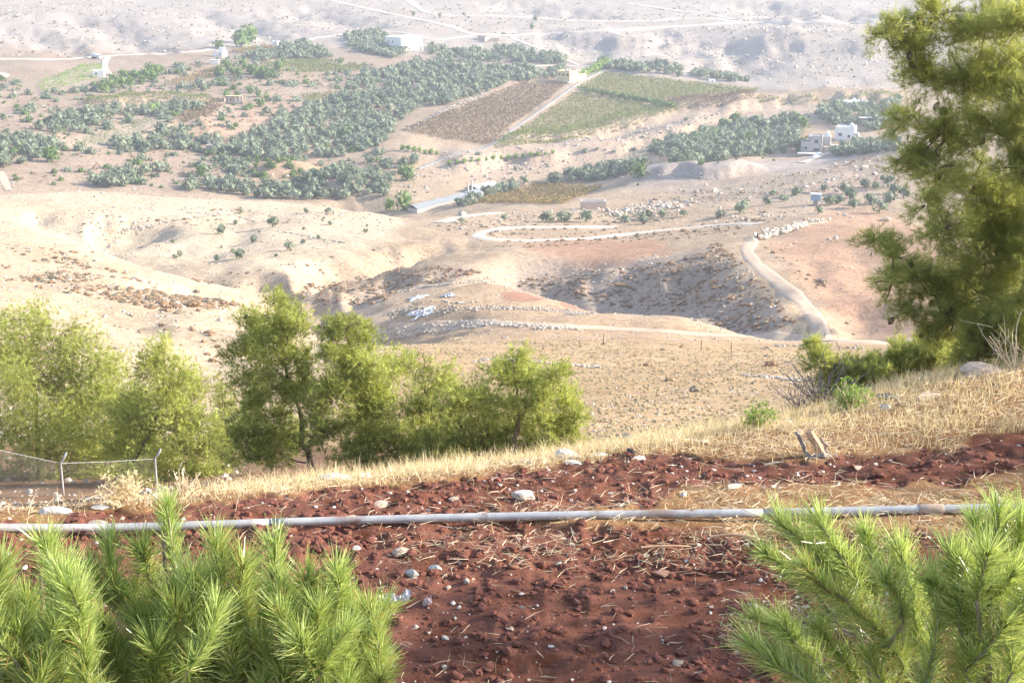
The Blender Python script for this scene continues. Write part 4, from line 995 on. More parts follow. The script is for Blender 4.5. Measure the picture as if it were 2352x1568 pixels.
ZONES = [
 ([(1180,655),(1260,610),(1400,620),(1560,600),(1650,560),(1700,600),(1780,680),(1840,745),(1700,765),(1560,715),(1420,705),(1300,680)], .75, 190, .04, 10, 'steep shaded slope below the red field'),
 ([(640,690),(720,655),(860,625),(1000,612),(1110,625),(1000,650),(920,668),(870,700),(800,700)], .75, 200, .05, 9, 'rough hollow behind the bare mound'),
 ([(0,610),(150,590),(330,640),(520,680),(560,705),(420,725),(260,690),(0,650)], .75, 200, .20, 11, 'cream hillside band'),
 ([(0,560),(200,575),(330,620),(200,620),(0,600)], .12, 240, .22, 9, 'crest of the cream hill'),
 ([(0,770),(300,740),(500,760),(540,830),(300,850),(0,820)], .12, 110, .18, 9, 'lower cream slope behind the pines'),
 ([(880,790),(1200,780),(1850,800),(1850,900),(1500,980),(1300,950),(1000,860)], .012, 70, .12, 8, 'dry stubble field'),
 ([(1100,560),(1250,555),(1500,535),(1700,520),(1690,540),(1450,556),(1200,572)], .16, 280, .12, 7, 'bank under the hairpin road'),
 ([(1130,532),(1200,530),(1400,525),(1380,540),(1160,546)], .10, 300, .2, 7, 'strip inside the hairpin bend'),
 ([(1000,520),(1150,495),(1400,490),(1700,490),(1850,480),(1800,505),(1500,510),(1200,517),(1050,535)], .16, 320, .15, 9, 'stony slope above the hairpin road'),
 ([(420,640),(520,630),(700,600),(900,560),(1000,590),(800,620),(620,660),(540,668)], .22, 260, .14, 9, 'eroded gully head'),
 ([(50,500),(300,470),(600,480),(900,500),(900,520),(600,510),(300,540),(240,570),(100,520)], .08, 330, .2, 12, 'pale bare field'),
 ([(1440,450),(1700,425),(2060,350),(2070,420),(1800,450),(1500,475)], .13, 400, .1, 12, 'stony ridge above the orchard'),
 ([(1900,700),(1840,650),(1760,580),(1740,570),(1800,560),(1880,640),(1990,740),(2100,770),(1950,770)], .10, 180, .18, 8, 'banks beside the winding track'),
 ([(2080,775),(2250,760),(2250,800),(2100,800)], .05, 140, .1, 8, 'track edge under the big pine'),
]
for zi, (poly, dens, rmin, cl, wl, lab) in enumerate(ZONES):
    p = off_road(scatter_world(poly, dens, rmin, 100+zi, cl, wl), 2.6)
    s = rngM.lognormal(-.95, .40, len(p))*.9
    for q, k in zip(p, s): SH.append((q[0], q[1], min(k, 1.4), zi))
# shrub fringe along the hairpin road
Qh = ROADS[2]
for k in range(0, len(Qh), 2):
    for sd in (-3.4, 3.3):
        if rngM.random() < .5:
            i2 = min(k+1, len(Qh)-1); d = Qh[i2]-Qh[max(k-1, 0)]; d = d/(np.linalg.norm(d)+1e-6); q = Qh[k]+np.array([-d[1], d[0]])*sd*rngM.uniform(.95, 1.4)
            SH.append((q[0], q[1], rngM.uniform(.35, .8), 6))
SH = np.array(SH); shz = gz(SH[:, 0], SH[:, 1]); shr = np.hypot(SH[:, 0], SH[:, 1])
big = np.argsort(-SH[:, 2]/shr)
for k in big[:290]:
    zi = int(SH[k, 3]); grey = rngM.random() < .22
    o = obj('thorn_shrub', random.choice(GSHRUB_ME if grey else SHRUB_ME), None, ('grey' if grey else 'rusty brown')+' cushion shrub on the '+ZONES[zi][5], 'shrub', ('grey' if grey else 'brown')+' shrubs on the '+ZONES[zi][5], None, (SH[k, 0], SH[k, 1], shz[k]-.03))
    s = SH[k, 2]; o.scale = (s, s, s*rngM.uniform(.7, .95)); o.rotation_euler = (0, 0, rngM.uniform(0, 6.3))
rest = big[290:]
for nm, mt, lab, m in (('scrub', M_SHRUB, 'rusty brown low scrub covering the middle slopes', rngM.random(len(rest)) > .25), ('dry_scrub', M_GREYSHRUB, 'greyish dry scrub scattered over the middle slopes', None)):
    if m is not None: mm = m
    idx = rest[mm] if nm == 'scrub' else rest[~mm]
    obj(nm, merge_copies(SHRUB_G, np.c_[SH[idx, :2], shz[idx]-.03], SH[idx, 2], rngM.uniform(0, 6.3, len(idx)), nm, [mt], rngM, np.full(len(idx), .85)), kind='stuff', label=lab, cat='scrub')
print('shrubs', len(SH))
# dry tufts and stones over the stubble field
p = scatter_world([(860,1000),(900,790),(1300,780),(1850,800),(2100,850),(1900,930),(1500,1010),(1300,1060)], 1.7, 45, 301, .02, 6.)
tz = gz(p[:, 0], p[:, 1]); s_ = rngM.uniform(.05, .19, len(p))
obj('dry_tufts', merge_copies(SHRUB_G, np.c_[p, tz], s_, rngM.uniform(0, 6.3, len(p)), 'dry_tufts', [M_TUFT], rngM, np.full(len(p), .8)), kind='stuff', label='small dry grass tufts over the stubble field', cat='grass')
def stones_stuff(poly, dens, rmin, seed, smin, smax, lab, clump=0., wl=10., geo=STONE_G):
    p = off_road(scatter_world(poly, dens, rmin, seed, clump, wl), 2.0); rng = np.random.default_rng(seed)
    s_ = smin*(smax/smin)**(rng.random(len(p))**2.2)
    return obj('stones', merge_copies(geo, np.c_[p, gz(p[:, 0], p[:, 1])+s_*.15], s_, rng.uniform(0, 6.3, len(p)), 'stones', [M_STONE], rng), kind='stuff', label=lab, cat='stones'), len(p)
nst = 0
for a in [
 ([(860,1000),(900,790),(1300,775),(1850,795),(2100,850),(1900,930),(1500,1010),(1300,1060)], 1.3, 45, 401, .035, .15, 'pale stones strewn over the stubble field', .02, 8),
 ([(0,1000),(0,700),(500,700),(780,740),(800,800),(560,1000)], .45, 60, 402, .05, .30, 'pale stones strewn over the near cream hillside', .05, 12),
 ([(-40,1185),(-40,1040),(300,1050),(560,1060),(560,1110),(300,1140)], 1.6, 15, 421, .03, .16, 'stones on the slope round the chain-link fence', .0, 5),
 ([(0,700),(0,540),(230,572),(480,660),(740,720),(600,760)], .40, 190, 403, .08, .42, 'pale stones on the crest of cream hill', .05, 12),
 ([(850,760),(920,680),(1130,648),(1330,700),(1700,765),(1850,785),(1200,785)], .5, 150, 404, .06, .26, 'small pale stones on the bare mound', .0, 9),
 ([(1180,655),(1260,610),(1600,580),(1700,600),(1840,745),(1700,765),(1300,680)], .45, 190, 405, .08, .5, 'stones on the shaded slope below red field', .05, 9),
 ([(1750,570),(1850,525),(2080,520),(2100,760),(1950,740)], .20, 180, 406, .08, .35, 'stones lying on the reddish ploughed field', .05, 12),
 ([(240,580),(400,500),(760,480),(930,515),(700,590),(450,640)], .08, 330, 407, .12, .6, 'stones on the second pale field', .05, 14),
 ([(0,520),(0,448),(300,434),(760,474),(930,510),(400,490)], .07, 350, 408, .15, .8, 'stones on the far crest of pale field', .05, 14),
 ([(1000,540),(1050,498),(1400,470),(1850,440),(1850,510),(1400,515)], .14, 330, 409, .15, .9, 'stones on the slope above the hairpin road', .08, 12),
 ([(1430,440),(1700,420),(2070,345),(2070,440),(1700,450)], .12, 420, 410, .2, 1.0, 'stones on the ridge above the orchard', .08, 14),
 ([(1000,425),(1000,345),(1140,345),(1460,295),(1640,262),(1500,345),(1300,400)], .16, 540, 411, .25, 1.3, 'broken rock on the bank under the vineyard', .05, 14),
 ([(1500,345),(1640,262),(1900,236),(2060,232),(2060,250),(1800,275),(1600,320)], .08, 600, 412, .25, 1.2, 'broken rock on the bank beneath the vine strip', .05, 14),
 ([(0,425),(200,425),(700,455),(880,460),(880,400),(500,370),(0,395)], .03, 520, 413, .25, 1.1, 'rocks along the dry valley bottom', .1, 16),
 ([(880,460),(880,330),(1000,345),(1000,430)], .10, 540, 414, .25, 1.2, 'rocks on the eroded bank', .05, 14),
 ([(0,130),(0,0),(900,0),(1000,60),(850,75),(600,105),(430,118)], .016, 850, 415, .3, 1.6, 'pale rocks over the upper hillside', .12, 40),
 ([(1000,0),(2060,0),(2060,45),(1700,45),(1200,36)], .010, 900, 416, .3, 1.6, 'pale rocks over the highest slope', .12, 40),
 ([(1180,85),(1700,60),(2060,60),(2060,210),(1800,195),(1550,150),(1340,145)], .045, 800, 417, .3, 1.8, 'pale rocks on the rocky hillside above vineyard', .06, 30),
 ([(1190,130),(1100,90),(1180,86),(1320,150)], .06, 800, 418, .3, 1.4, 'rubble below the road junction', .05, 20),
 ([(500,300),(560,240),(640,230),(760,230),(640,270),(540,320)], .05, 560, 419, .25, 1.0, 'stones of ruined terraces', .05, 14),
 ([(0,260),(0,170),(80,190),(120,260),(60,300)], .03, 640, 420, .3, 1.2, 'stones on the bare slope below the vine rows', .1, 20),
]:
    o, n = stones_stuff(*a); nst += n
print('stones', nst)
# named boulders
rngB = np.random.default_rng(15)
def boulder(px, py, s, label, group=None, rmin=100, me=None, sz=.8):
    p = at1(px, py, rmin); o = obj('boulder', me or random.choice(STONE_ME), None, label, 'boulder', group, None, (p[0], p[1], p[2]+s*.2))
    o.scale = (s, s*rngB.uniform(.8, 1.1), s*sz*rngB.uniform(.8, 1.2)); o.rotation_euler = (0, 0, rngB.uniform(0, 6.3)); return o
for k in range(120):      # heap beside the enclosure
    t = rngB.random(); px = 1395+t*190+rngB.normal()*8; py = 490-t*26+rngB.normal()*5.5+abs(.5-t)*6
    boulder(px, py, rngB.uniform(.5, 1.25), 'grey limestone boulder in the heap beside roofless block enclosure', 'boulder heap by the enclosure', 380, sz=1.0)
for px, py, s in [(1640,440,1.6),(1655,446,1.4),(1760,446,1.2),(1700,438,1.5),(1850,430,1.3),(1945,430,1.2),(1900,420,1.4),(2010,400,1.6),(1985,385,1.4)]:
    boulder(px, py, s, 'pale boulder on the stony ridge above the orchard', 'boulders on the stony ridge', 400)
boulder(1063, 494, 2.2, 'tall pitted boulder beside the pale spur of hairpin road', rmin=380, sz=1.0)
boulder(2030, 508, 2.0, 'rounded grey boulder beyond the reddish ploughed field', rmin=380)
for px, py, s in [(1940,497,.9),(1925,493,.7),(1955,500,.7)]: boulder(px, py, s, 'white boulder on the crest of reddish field', 'white boulders on the red crest', 330)
for px, py, s in [(1815,562,.5),(1825,560,.6),(1790,558,.4),(1805,572,.6),(1920,548,.8),(1905,550,.6),(1930,545,.5)]: boulder(px, py, s, 'white stone in small pile on the reddish field', 'stone piles on the reddish field', 250)
for px, py, s in [(405,698,1.0),(420,705,.8),(330,650,1.0),(310,640,.9),(290,628,.8),(505,738,.9),(220,600,.9),(360,705,.9),(265,655,.8)]: boulder(px, py, s*.8, 'pale boulder on the cream hillside', 'boulders on the cream hillside', 130)
# dry-stone rows: each row a thing, its stones one part
def stone_row(pts, label, rmin, per_m, smin, smax, wid, name='stone_row', seed=0):
    pts = np.array(pts, float); t = np.linspace(0, 1, 80); tt = np.linspace(0, 1, len(pts))
    P = at(np.interp(t, tt, pts[:, 0]), np.interp(t, tt, pts[:, 1]), rmin)[:, :2]
    for _ in range(2): P[1:-1] = (P[:-2]+2*P[1:-1]+P[2:])/4
    d = np.r_[0, np.cumsum(np.hypot(*np.diff(P, axis=0).T))]; n = int(d[-1]*per_m); rng = np.random.default_rng(900+seed)
    u = rng.uniform(0, d[-1], n); x = np.interp(u, d, P[:, 0])+rng.normal(size=n)*wid; y = np.interp(u, d, P[:, 1])+rng.normal(size=n)*wid
    s = rng.uniform(smin, smax, n); c = (x.mean(), y.mean()); z0 = float(gz(*c))
    root = empty(name, (c[0], c[1], z0), label, 'wall')
    obj('stones', merge_copies(STONE_G, np.c_[x-c[0], y-c[1], gz(x, y)-z0+s*.3], s, rng.uniform(0, 6.3, n), 'stones', [M_STONE], rng), root, kind='stuff')
for k, a in enumerate([
 ([(915,672),(980,658),(1060,650),(1130,642)], 'row of pale stones along the crest of bare mound', 190, 4.5, .15, .42, .3),
 ([(900,718),(1000,712),(1150,708),(1260,712),(1340,722)], 'broad band of pale stones across the bare mound', 170, 14, .10, .32, .8),
 ([(878,774),(960,760),(1060,747),(1160,744),(1240,752),(1330,758)], 'bank of white rubble below the mound track', 150, 14, .10, .36, .8),
 ([(1013,690),(1040,695),(1070,697),(1095,692)], 'curved line of stones marking a tent place on mound', 180, 3, .12, .3, .2),
 ([(1080,833),(1130,826),(1200,830),(1300,838),(1380,845)], 'low broken stone wall in the stubble field', 90, 7, .10, .28, .3),
 ([(1690,862),(1760,866),(1850,876)], 'short low stone wall near the pine branch in stubble field', 80, 6, .10, .26, .3),
 ([(545,478),(480,495),(380,510),(300,530)], 'dry-stone wall climbing the pale field', 330, 3, .2, .5, .4),
 ([(430,488),(500,492),(560,500),(590,510)], 'dark curved stone wall on top of pale field', 330, 3, .2, .5, .3),
 ([(240,580),(265,555),(300,520),(320,505)], 'steep stone wall beside the shaded hollow', 300, 3, .2, .5, .4),
 ([(640,530),(720,545),(800,560)], 'thin stone wall between young olives', 330, 2.4, .2, .45, .4),
 ([(1420,408),(1500,402),(1600,405),(1640,412)], 'ring of stones round the terraced knoll', 430, 2, .25, .6, .5),
 ([(1740,800),(1800,795),(1880,797),(1980,800)], 'scattered stones along the junction of tracks', 120, 3, .1, .3, .5),
 ([(930,300),(960,290),(1000,265),(1040,245),(1110,215)], 'pale rock ledge along the brown vineyard edge', 620, 2, .4, 1.1, 1.2),
]): stone_row(*a, seed=k)
# dug circles of dark earth on the mound
def patch(px, py, rx, ry, mat, rmin, name, n=26):
    c = at1(px, py, rmin); a = np.arange(n)*2*PI/n
    V = [(c[0], c[1], float(gz(c[0], c[1]))+.07)]
    for k in (.5, 1.0):
        for q in a:
            w_ = k*(1+.06*math.sin(3*q+1)); x = c[0]+math.cos(q)*rx*w_; y = c[1]+math.sin(q)*ry*w_
            V.append((x, y, float(gz(x, y))+(.07 if k < 1 else .02)))
    T = [[0, 1+j, 1+(j+1) % n] for j in range(n)]; Q_ = [[1+j, 1+n+j, 1+n+(j+1) % n, 1+(j+1) % n] for j in range(n)]
    return obj(name, MB().add(V, T=T, Q=Q_).mesh(name, [mat], True), kind='structure')
M_DARKEARTH = simple('turned_red_earth', (.27,.14,.09), (.36,.20,.135), 1.0, 1.0, .04, 4)
patch(1200, 681, 3.6, 5.0, M_DARKEARTH, 180, 'dug_ground'); patch(1322, 706, 2.6, 3.0, M_DARKEARTH, 180, 'dug_ground')
# plastic sheets left on the mound
def tarp(px, py, w_, d_, label, rz, seed):
    rng = np.random.default_rng(seed); p = at1(px, py, 150); n = 13
    gx, gy = np.meshgrid(np.linspace(-.5, .5, n), np.linspace(-.5, .5, n)); ca, sa = math.cos(rz), math.sin(rz)
    k = 1+1.3*fbm(gx*3+seed, gy*3, seed, 2); lx = gx*w_*k; ly = gy*d_*k
    x = lx*ca-ly*sa; y = lx*sa+ly*ca
    z = gz(x+p[0], y+p[1])-p[2]+.06+np.abs(fbm(gx*5+3*seed, gy*5, seed+3, 3))*1.8*(1-np.maximum(np.abs(gx), np.abs(gy))*1.6).clip(.1)
    V = np.c_[x.ravel(), y.ravel(), z.ravel()]; i, j = np.meshgrid(np.arange(n-1), np.arange(n-1), indexing='ij')
    F = np.stack([i*n+j, i*n+j+1, (i+1)*n+j+1, (i+1)*n+j], -1).reshape(-1, 4)
    obj('plastic_sheet', mesh_np('plastic_sheet', V, F, [M_TARP], False), None, label, 'tarpaulin', None, None, tuple(p))
tarp(962, 684, 3.0, 3.2, 'crumpled white plastic sheet heaped on the mound top', .2, 1)
tarp(1028, 680, 2.0, 2.6, 'thin ring of white plastic sheet beside the tent place', .5, 2)
tarp(968, 722, 3.4, 2.8, 'flat torn white plastic sheet under the stone band', .1, 3)
# wire-fence posts in the stubble field
M_RUST = simple('rusty_steel', (.16,.08,.05), (.28,.16,.10), 10, .8); M_POSTW = simple('pale_steel', (.5,.48,.45), (.62,.6,.57), 10, .7)
for px, py, hpx, wht, lab in [(905,804,17,0,'rusty thin fence post beside grey shrub clump in stubble field'),(1127,790,18,1,'pale thin fence post behind the curved pine tops'),(1200,793,20,1,'pale thin fence post left alone on stubble field'.replace('left ', 'standing ')),(1386,791,24,0,'rusty fence post beside the dark shrub clump'),(1610,806,24,0,'tall rusty fence post on open stubble field'),(1679,811,23,0,'thin rusty fence post next to the open field post'),(1894,778,12,0,'short fence post at the junction of tracks'),(451,831,15,0,'dark fence post between left pines and cream slope'.replace('left pines', 'the pines')),(528,842,28,1,'slim pale fence post above the small dark pine')]:
    p = at1(px, py, 60); sl = np.linalg.norm(p-np.array([0, 0, CAM_H])); hh = hpx/(PW/(2*TX))*sl*1.05
    t = empty('fence_post', tuple(p), lab, 'fence post'); mt = M_POSTW if wht else M_RUST
    obj('shaft', MB().box((0, 0, hh/2-.2), (.07, .07, hh+.4)).mesh('shaft', [mt]), t); obj('cap', MB().box((0, 0, hh+.02), (.10, .10, .05)).mesh('cap', [mt]), t)
# ------------------------------------------------------------------ flock, shepherds, vehicles
M_WOOL = simple('cream_wool', (.62,.54,.42), (.76,.69,.57), 6, .95, .03, 12, per_obj=.12)
M_FACE = simple('brown_face', (.12,.08,.05), (.22,.15,.10), 6, .9)
M_DONKEY = simple('donkey_coat', (.10,.08,.07), (.18,.14,.12), 5, .9)
def loft(pts, rad, n=8, sq=1.0):
    mb = MB(); pts = np.asarray(pts, float); mb.tube(pts, rad, n); return mb
def quad_body(L, H, rb, neck, headL, legr, wool=True):
    """one continuous skinned animal: spine, neck, head and four jointed legs, head towards +X"""
    me = bpy.data.meshes.new('animal'); vs_ = []; es = []; rd = []
    def v(p, r): vs_.append(p); rd.append(r); return len(vs_)-1
    hip = v((-L*.38, 0, H*.74), rb*.92); mid = v((0, 0, H*.70), rb*1.05); sh = v((L*.34, 0, H*.74), rb*.90)
    nk = v((L*.52, 0, H*.86+neck*.4), rb*.50); hd = v((L*.64, 0, H*.9+neck), rb*.44); mz = v((L*.64+headL, 0, H*.9+neck-headL*.55), rb*.26)
    es += [(hip, mid), (mid, sh), (sh, nk), (nk, hd), (hd, mz)]
    tl = v((-L*.56, 0, H*.62), rb*.14); es.append((hip, tl))
    for s in (-1, 1):
        a = v((L*.33, s*rb*.55, H*.46), legr*1.7); b = v((L*.35, s*rb*.55, H*.26), legr); c = v((L*.33, s*rb*.55, .03), legr*1.05); es += [(sh, a), (a, b), (b, c)]
        a = v((-L*.30, s*rb*.55, H*.50), legr*2.0); b = v((-L*.42, s*rb*.55, H*.30), legr*1.1); c = v((-L*.38, s*rb*.55, .03), legr*1.05); es += [(hip, a), (a, b), (b, c)]
        e = v((L*.60, s*rb*.55, H*.93+neck), rb*.12); es.append((hd, e))
    me.from_pydata(vs_, es, []); me.update()
    o = bpy.data.objects.new('tmp', me); COL.objects.link(o)
    o.modifiers.new('s', 'SKIN'); o.modifiers.new('u', 'SUBSURF').levels = 1
    for k, r in enumerate(rd):
        me.skin_vertices[0].data[k].radius = (r, r)
    me.skin_vertices[0].data[1].use_root = True
    bpy.context.view_layer.update()
    dg = bpy.context.evaluated_depsgraph_get(); m2 = bpy.data.meshes.new_from_object(o.evaluated_get(dg)); bpy.data.objects.remove(o)
    return m2
SHEEP = quad_body(1.05, .78, .27, .06, .22, .05); SHEEP.materials.append(M_WOOL); SHEEP.materials.append(M_FACE)
for pol in SHEEP.polygons:
    c = pol.center
    if c.x > .62 or c.z < .28: pol.material_index = 1
rngS = np.random.default_rng(31)
SHEEP_POS = []
tries = 0
while len(SHEEP_POS) < 62 and tries < 5000:
    tries += 1; t = rngS.random()
    px = 1732+t*120; py = 549-t*32+4*math.sin(t*3)+rngS.normal()*(5.5*(1-.55*t))
    p = at1(px, py, 250)
    if all(np.hypot(p[0]-q[0], p[1]-q[1]) > 1.05 for q in SHEEP_POS): SHEEP_POS.append(p)
for px, py in [(1862,512),(1872,510),(1880,511),(1890,509),(1905,508)]: SHEEP_POS.append(at1(px, py, 250))
for p in SHEEP_POS:
    o = obj('sheep', SHEEP, None, 'cream woolly sheep in the flock walking down the dirt track', 'sheep', 'flock of sheep on the dirt track', None, (p[0], p[1], p[2]+.02))
    o.rotation_euler = (0, 0, math.radians(205)+rngS.normal()*.45); s = rngS.uniform(1.0, 1.3); o.scale = (s, s, s)
def person_mesh(robe, skin, head_c, stride=.18):
    me = bpy.data.meshes.new('p'); V_ = []; E = []; R_ = []
    def v(p, r): V_.append(p); R_.append(r); return len(V_)-1
    pel = v((0, 0, .95), (.16, .13)); ch = v((.02, 0, 1.32), (.19, .13)); nk = v((.03, 0, 1.50), (.07, .07)); hd = v((.04, 0, 1.60), (.10, .10)); tp = v((.04, 0, 1.76), (.08, .08))
    E += [(pel, ch), (ch, nk), (nk, hd), (hd, tp)]
    for s in (-1, 1):
        kn = v((s*stride*.5+.04, s*.10, .50), (.09, .09)); an = v((s*stride, s*.10, .07), (.06, .06)); to = v((s*stride+.14, s*.10, .04), (.05, .04)); E += [(pel, kn), (kn, an), (an, to)]
        el = v((-.02+s*.05, s*.27, 1.10), (.055, .055)); wr = v((.12-s*.08, s*.30, .88), (.04, .04)); fi = v((.16-s*.08, s*.30, .78), (.03, .02)); sh = v((.02, s*.19, 1.40), (.07, .07)); E += [(ch, sh), (sh, el), (el, wr), (wr, fi)]
    me.from_pydata(V_, E, []); o = bpy.data.objects.new('tmp', me); COL.objects.link(o); o.modifiers.new('s', 'SKIN'); o.modifiers.new('u', 'SUBSURF').levels = 1
    for k, r in enumerate(R_): me.skin_vertices[0].data[k].radius = r
    me.skin_vertices[0].data[0].use_root = True
    dg = bpy.context.evaluated_depsgraph_get(); m2 = bpy.data.meshes.new_from_object(o.evaluated_get(dg)); bpy.data.objects.remove(o)
    for m in (robe, skin, head_c): m2.materials.append(m)
    for pol in m2.polygons:
        c = pol.center; pol.material_index = 2 if c.z > 1.66 else (1 if c.z > 1.5 or (c.z < .9 and abs(c.y) > .24) else 0)
    return m2
M_SKIN = simple('skin', (.30,.19,.13), (.34,.22,.15), 8, .7); M_ROBE = simple('dark_clothes', (.05,.045,.045), (.09,.08,.08), 6, .9); M_RED = simple('dark_red_cloth', (.20,.05,.05), (.28,.08,.07), 6, .9); M_SCARF = simple('white_scarf', (.7,.69,.66), (.8,.79,.76), 6, .9); M_BROWNCL = simple('brown_cloth', (.16,.11,.08), (.22,.16,.12), 6, .9)
def person(px, py, mats, label, rz, rmin=200, group=None, s=1.0, dz=0):
    p = at1(px, py, rmin); o = obj('person', person_mesh(*mats), None, label, 'person', group, None, (p[0], p[1], p[2]+dz)); o.rotation_euler = (0, 0, rz); o.scale = (s, s, s); return o
person(1846, 514, (M_BROWNCL, M_SKIN, M_ROBE), 'person in long brown clothes walking behind the sheep flock', math.radians(200), 250)
person(1728, 556, (M_SCARF, M_SKIN, M_SCARF), 'person in pale clothes walking beside the saddled donkey', math.radians(215), 250)
DK = quad_body(1.5, 1.15, .26, .30, .32, .06); DK.materials.append(M_DONKEY)
pd = at1(1740, 554, 250)
dk = obj('donkey', DK, None, 'dark donkey with red saddle cloth leading the flock', 'donkey', None, None, tuple(pd)); dk.rotation_euler = (0, 0, math.radians(215))
obj('saddle_cloth', MB().box((-.05, 0, 1.0), (.7, .62, .34), 0, .75).mesh('saddle_cloth', [M_RED]), dk)
# a rider sits on the donkey: thighs over its back, feet hanging
def rider_mesh():
    me = bpy.data.meshes.new('p'); V_ = []; E = []; R_ = []
    def v(p, r): V_.append(p); R_.append(r); return len(V_)-1
    pel = v((0, 0, .10), (.17, .15)); ch = v((.02, 0, .48), (.19, .13)); nk = v((.03, 0, .66), (.07, .07)); hd = v((.04, 0, .76), (.10, .10)); tp = v((.04, 0, .92), (.09, .09)); E += [(pel, ch), (ch, nk), (nk, hd), (hd, tp)]
    for s in (-1, 1):
        kn = v((.30, s*.30, .02), (.09, .09)); an = v((.22, s*.36, -.40), (.06, .06)); to = v((.36, s*.36, -.44), (.05, .04)); E += [(pel, kn), (kn, an), (an, to)]
        sh = v((.02, s*.19, .55), (.07, .07)); el = v((.14, s*.26, .30), (.055, .055)); wr = v((.36, s*.10, .26), (.04, .04)); E += [(ch, sh), (sh, el), (el, wr)]
    me.from_pydata(V_, E, []); o = bpy.data.objects.new('tmp', me); COL.objects.link(o); o.modifiers.new('s', 'SKIN'); o.modifiers.new('u', 'SUBSURF').levels = 1
    for k, r in enumerate(R_): me.skin_vertices[0].data[k].radius = r
    me.skin_vertices[0].data[0].use_root = True
    dg = bpy.context.evaluated_depsgraph_get(); m2 = bpy.data.meshes.new_from_object(o.evaluated_get(dg)); bpy.data.objects.remove(o)
    for m in (M_ROBE, M_SKIN, M_SCARF): m2.materials.append(m)
    for pol in m2.polygons: pol.material_index = 2 if pol.center.z > .80 else (1 if pol.center.z > .66 else 0)
    return m2
rd = obj('person', rider_mesh(), None, 'person in dark clothes and white headscarf riding the donkey', 'person', None, None, (pd[0], pd[1], pd[2]+1.12)); rd.rotation_euler = (0, 0, math.radians(215))
for px, py, lab in [(1176,83,'person in dark clothes standing at the white road junction'),(1181,84,'second person in dark clothes at the road junction'),(1196,92,'person in dark clothes on the side road below junction')]:
    person(px, py, (M_ROBE, M_SKIN, M_ROBE), lab, 0, 800)
def paint(name, c): return simple(name, c, tuple(min(1, x*1.15) for x in c), 1.5, .35, spec=.5)
def car(px, py, rz, col, label, rmin=500, pickup=False, group=None):
    p = at1(px, py, rmin); t = empty('parked_car', tuple(p), label, 'car', group, rz)
    prof = [(-2.1,.35),(-2.1,.85),(-1.95,.98),(-1.2,1.02),(-.75,1.5),(.75 if not pickup else .3,1.52),(1.35 if not pickup else .8,1.0),(2.05,.88),(2.15,.6),(2.15,.35)]
    def ext(pr, w, taper=None):
        V_ = [(x, -w/2*(1 if z < 1.05 else .86), z) for x, z in pr]+[(x, w/2*(1 if z < 1.05 else .86), z) for x, z in pr]; n = len(pr)
        mb = MB(); me = bpy.data.meshes.new('b'); F = [list(range(n))[::-1], [i+n for i in range(n)]]+[[i, (i+1) % n, n+(i+1) % n, n+i] for i in range(n)]
        me.from_pydata(V_, [], F); me.update(); return me
    bm_ = ext(prof, 1.75); bm_.materials.append(col); obj('body', bm_, t)
    g = [(-1.1,1.06),(-.72,1.44),(.68 if not pickup else .25,1.46),(1.2 if not pickup else .7,1.06)]
    gm = ext(g, 1.79); gm.materials.append(M_DARK); obj('window', gm, t)
    for x in (-1.3, 1.35):
        for y in (-.8, .8): obj('wheel', MB().tube([(x, y-.12, .34), (x, y+.12, .34)], [.34, .34], 12).mesh('wheel', [M_DARK]), t)
P_TEAL = paint('teal_paint', (.06,.12,.14)); P_WHITE = paint('white_paint', (.75,.75,.75)); P_GREY = paint('grey_paint', (.2,.2,.21)); P_RED = paint('red_paint', (.35,.07,.06))
car(1156, 79, .05, P_TEAL, 'dark teal car parked by the white road junction', 800); car(1184, 78, .02, P_WHITE, 'white car on the far side of the road junction', 800)
car(1290, 149, .3, P_GREY, 'dark car parked beside olive strip near the yellow house', 700); car(1880, 358, .5, P_WHITE, 'white car parked on valley road below the grey house', 500)
car(1874, 364, .45, P_WHITE, 'white pickup parked on the verge beside the awning', 500, True); car(1310, 191, .5, P_WHITE, 'white car parked at the end of vineyard path', 700); car(1425, 160, .1, P_RED, 'red car parked above the green vineyard', 700)
# tanker lorry on the left road
p = at1(222, 135, 800); t = empty('tanker_lorry', tuple(p), 'white tanker lorry standing at the fork of upper road', 'lorry', None, math.radians(-32))
obj('tank', MB().tube([(-4.2,0,2.3),(-4.1,0,2.3),(1.6,0,2.3),(1.7,0,2.3)], [.9,1.25,1.25,.9], 14).mesh('tank', [M_WHITE], True), t)
obj('cab', MB().box((3.0,0,1.75), (1.9,2.3,2.5), 0, .9).mesh('cab', [M_WHITE]), t); obj('windscreen', MB().box((3.9,0,2.3), (.12,1.9,.9)).mesh('windscreen', [M_DARK]), t); obj('chassis', MB().box((-.3,0,.85), (8.2,1.1,.4)).mesh('chassis', [M_DARK]), t)
for x in (-3.2, -2.0, 2.9):
    for y in (-1.0, 1.0): obj('wheel', MB().tube([(x, y-.18, .5), (x, y+.18, .5)], [.5, .5], 12).mesh('wheel', [M_DARK]), t)
# small white van / box by the valley road
p = at1(1916, 343, 500); t = empty('white_cube_trailer', tuple(p), 'small white box trailer at the edge of valley road', 'trailer', None, .2)
obj('body', MB().box((0,0,1.2), (3.2,2.0,1.7)).mesh('body', [M_WHITE]), t); obj('door', MB().box((-.9,-1.03,1.2), (1.2,.06,1.4)).mesh('door', [M_DARK]), t)
for x in (-.8, .8): obj('wheel', MB().tube([(x, -1.0, .35), (x, -.8, .35)], [.35, .35], 10).mesh('wheel', [M_DARK]), t)
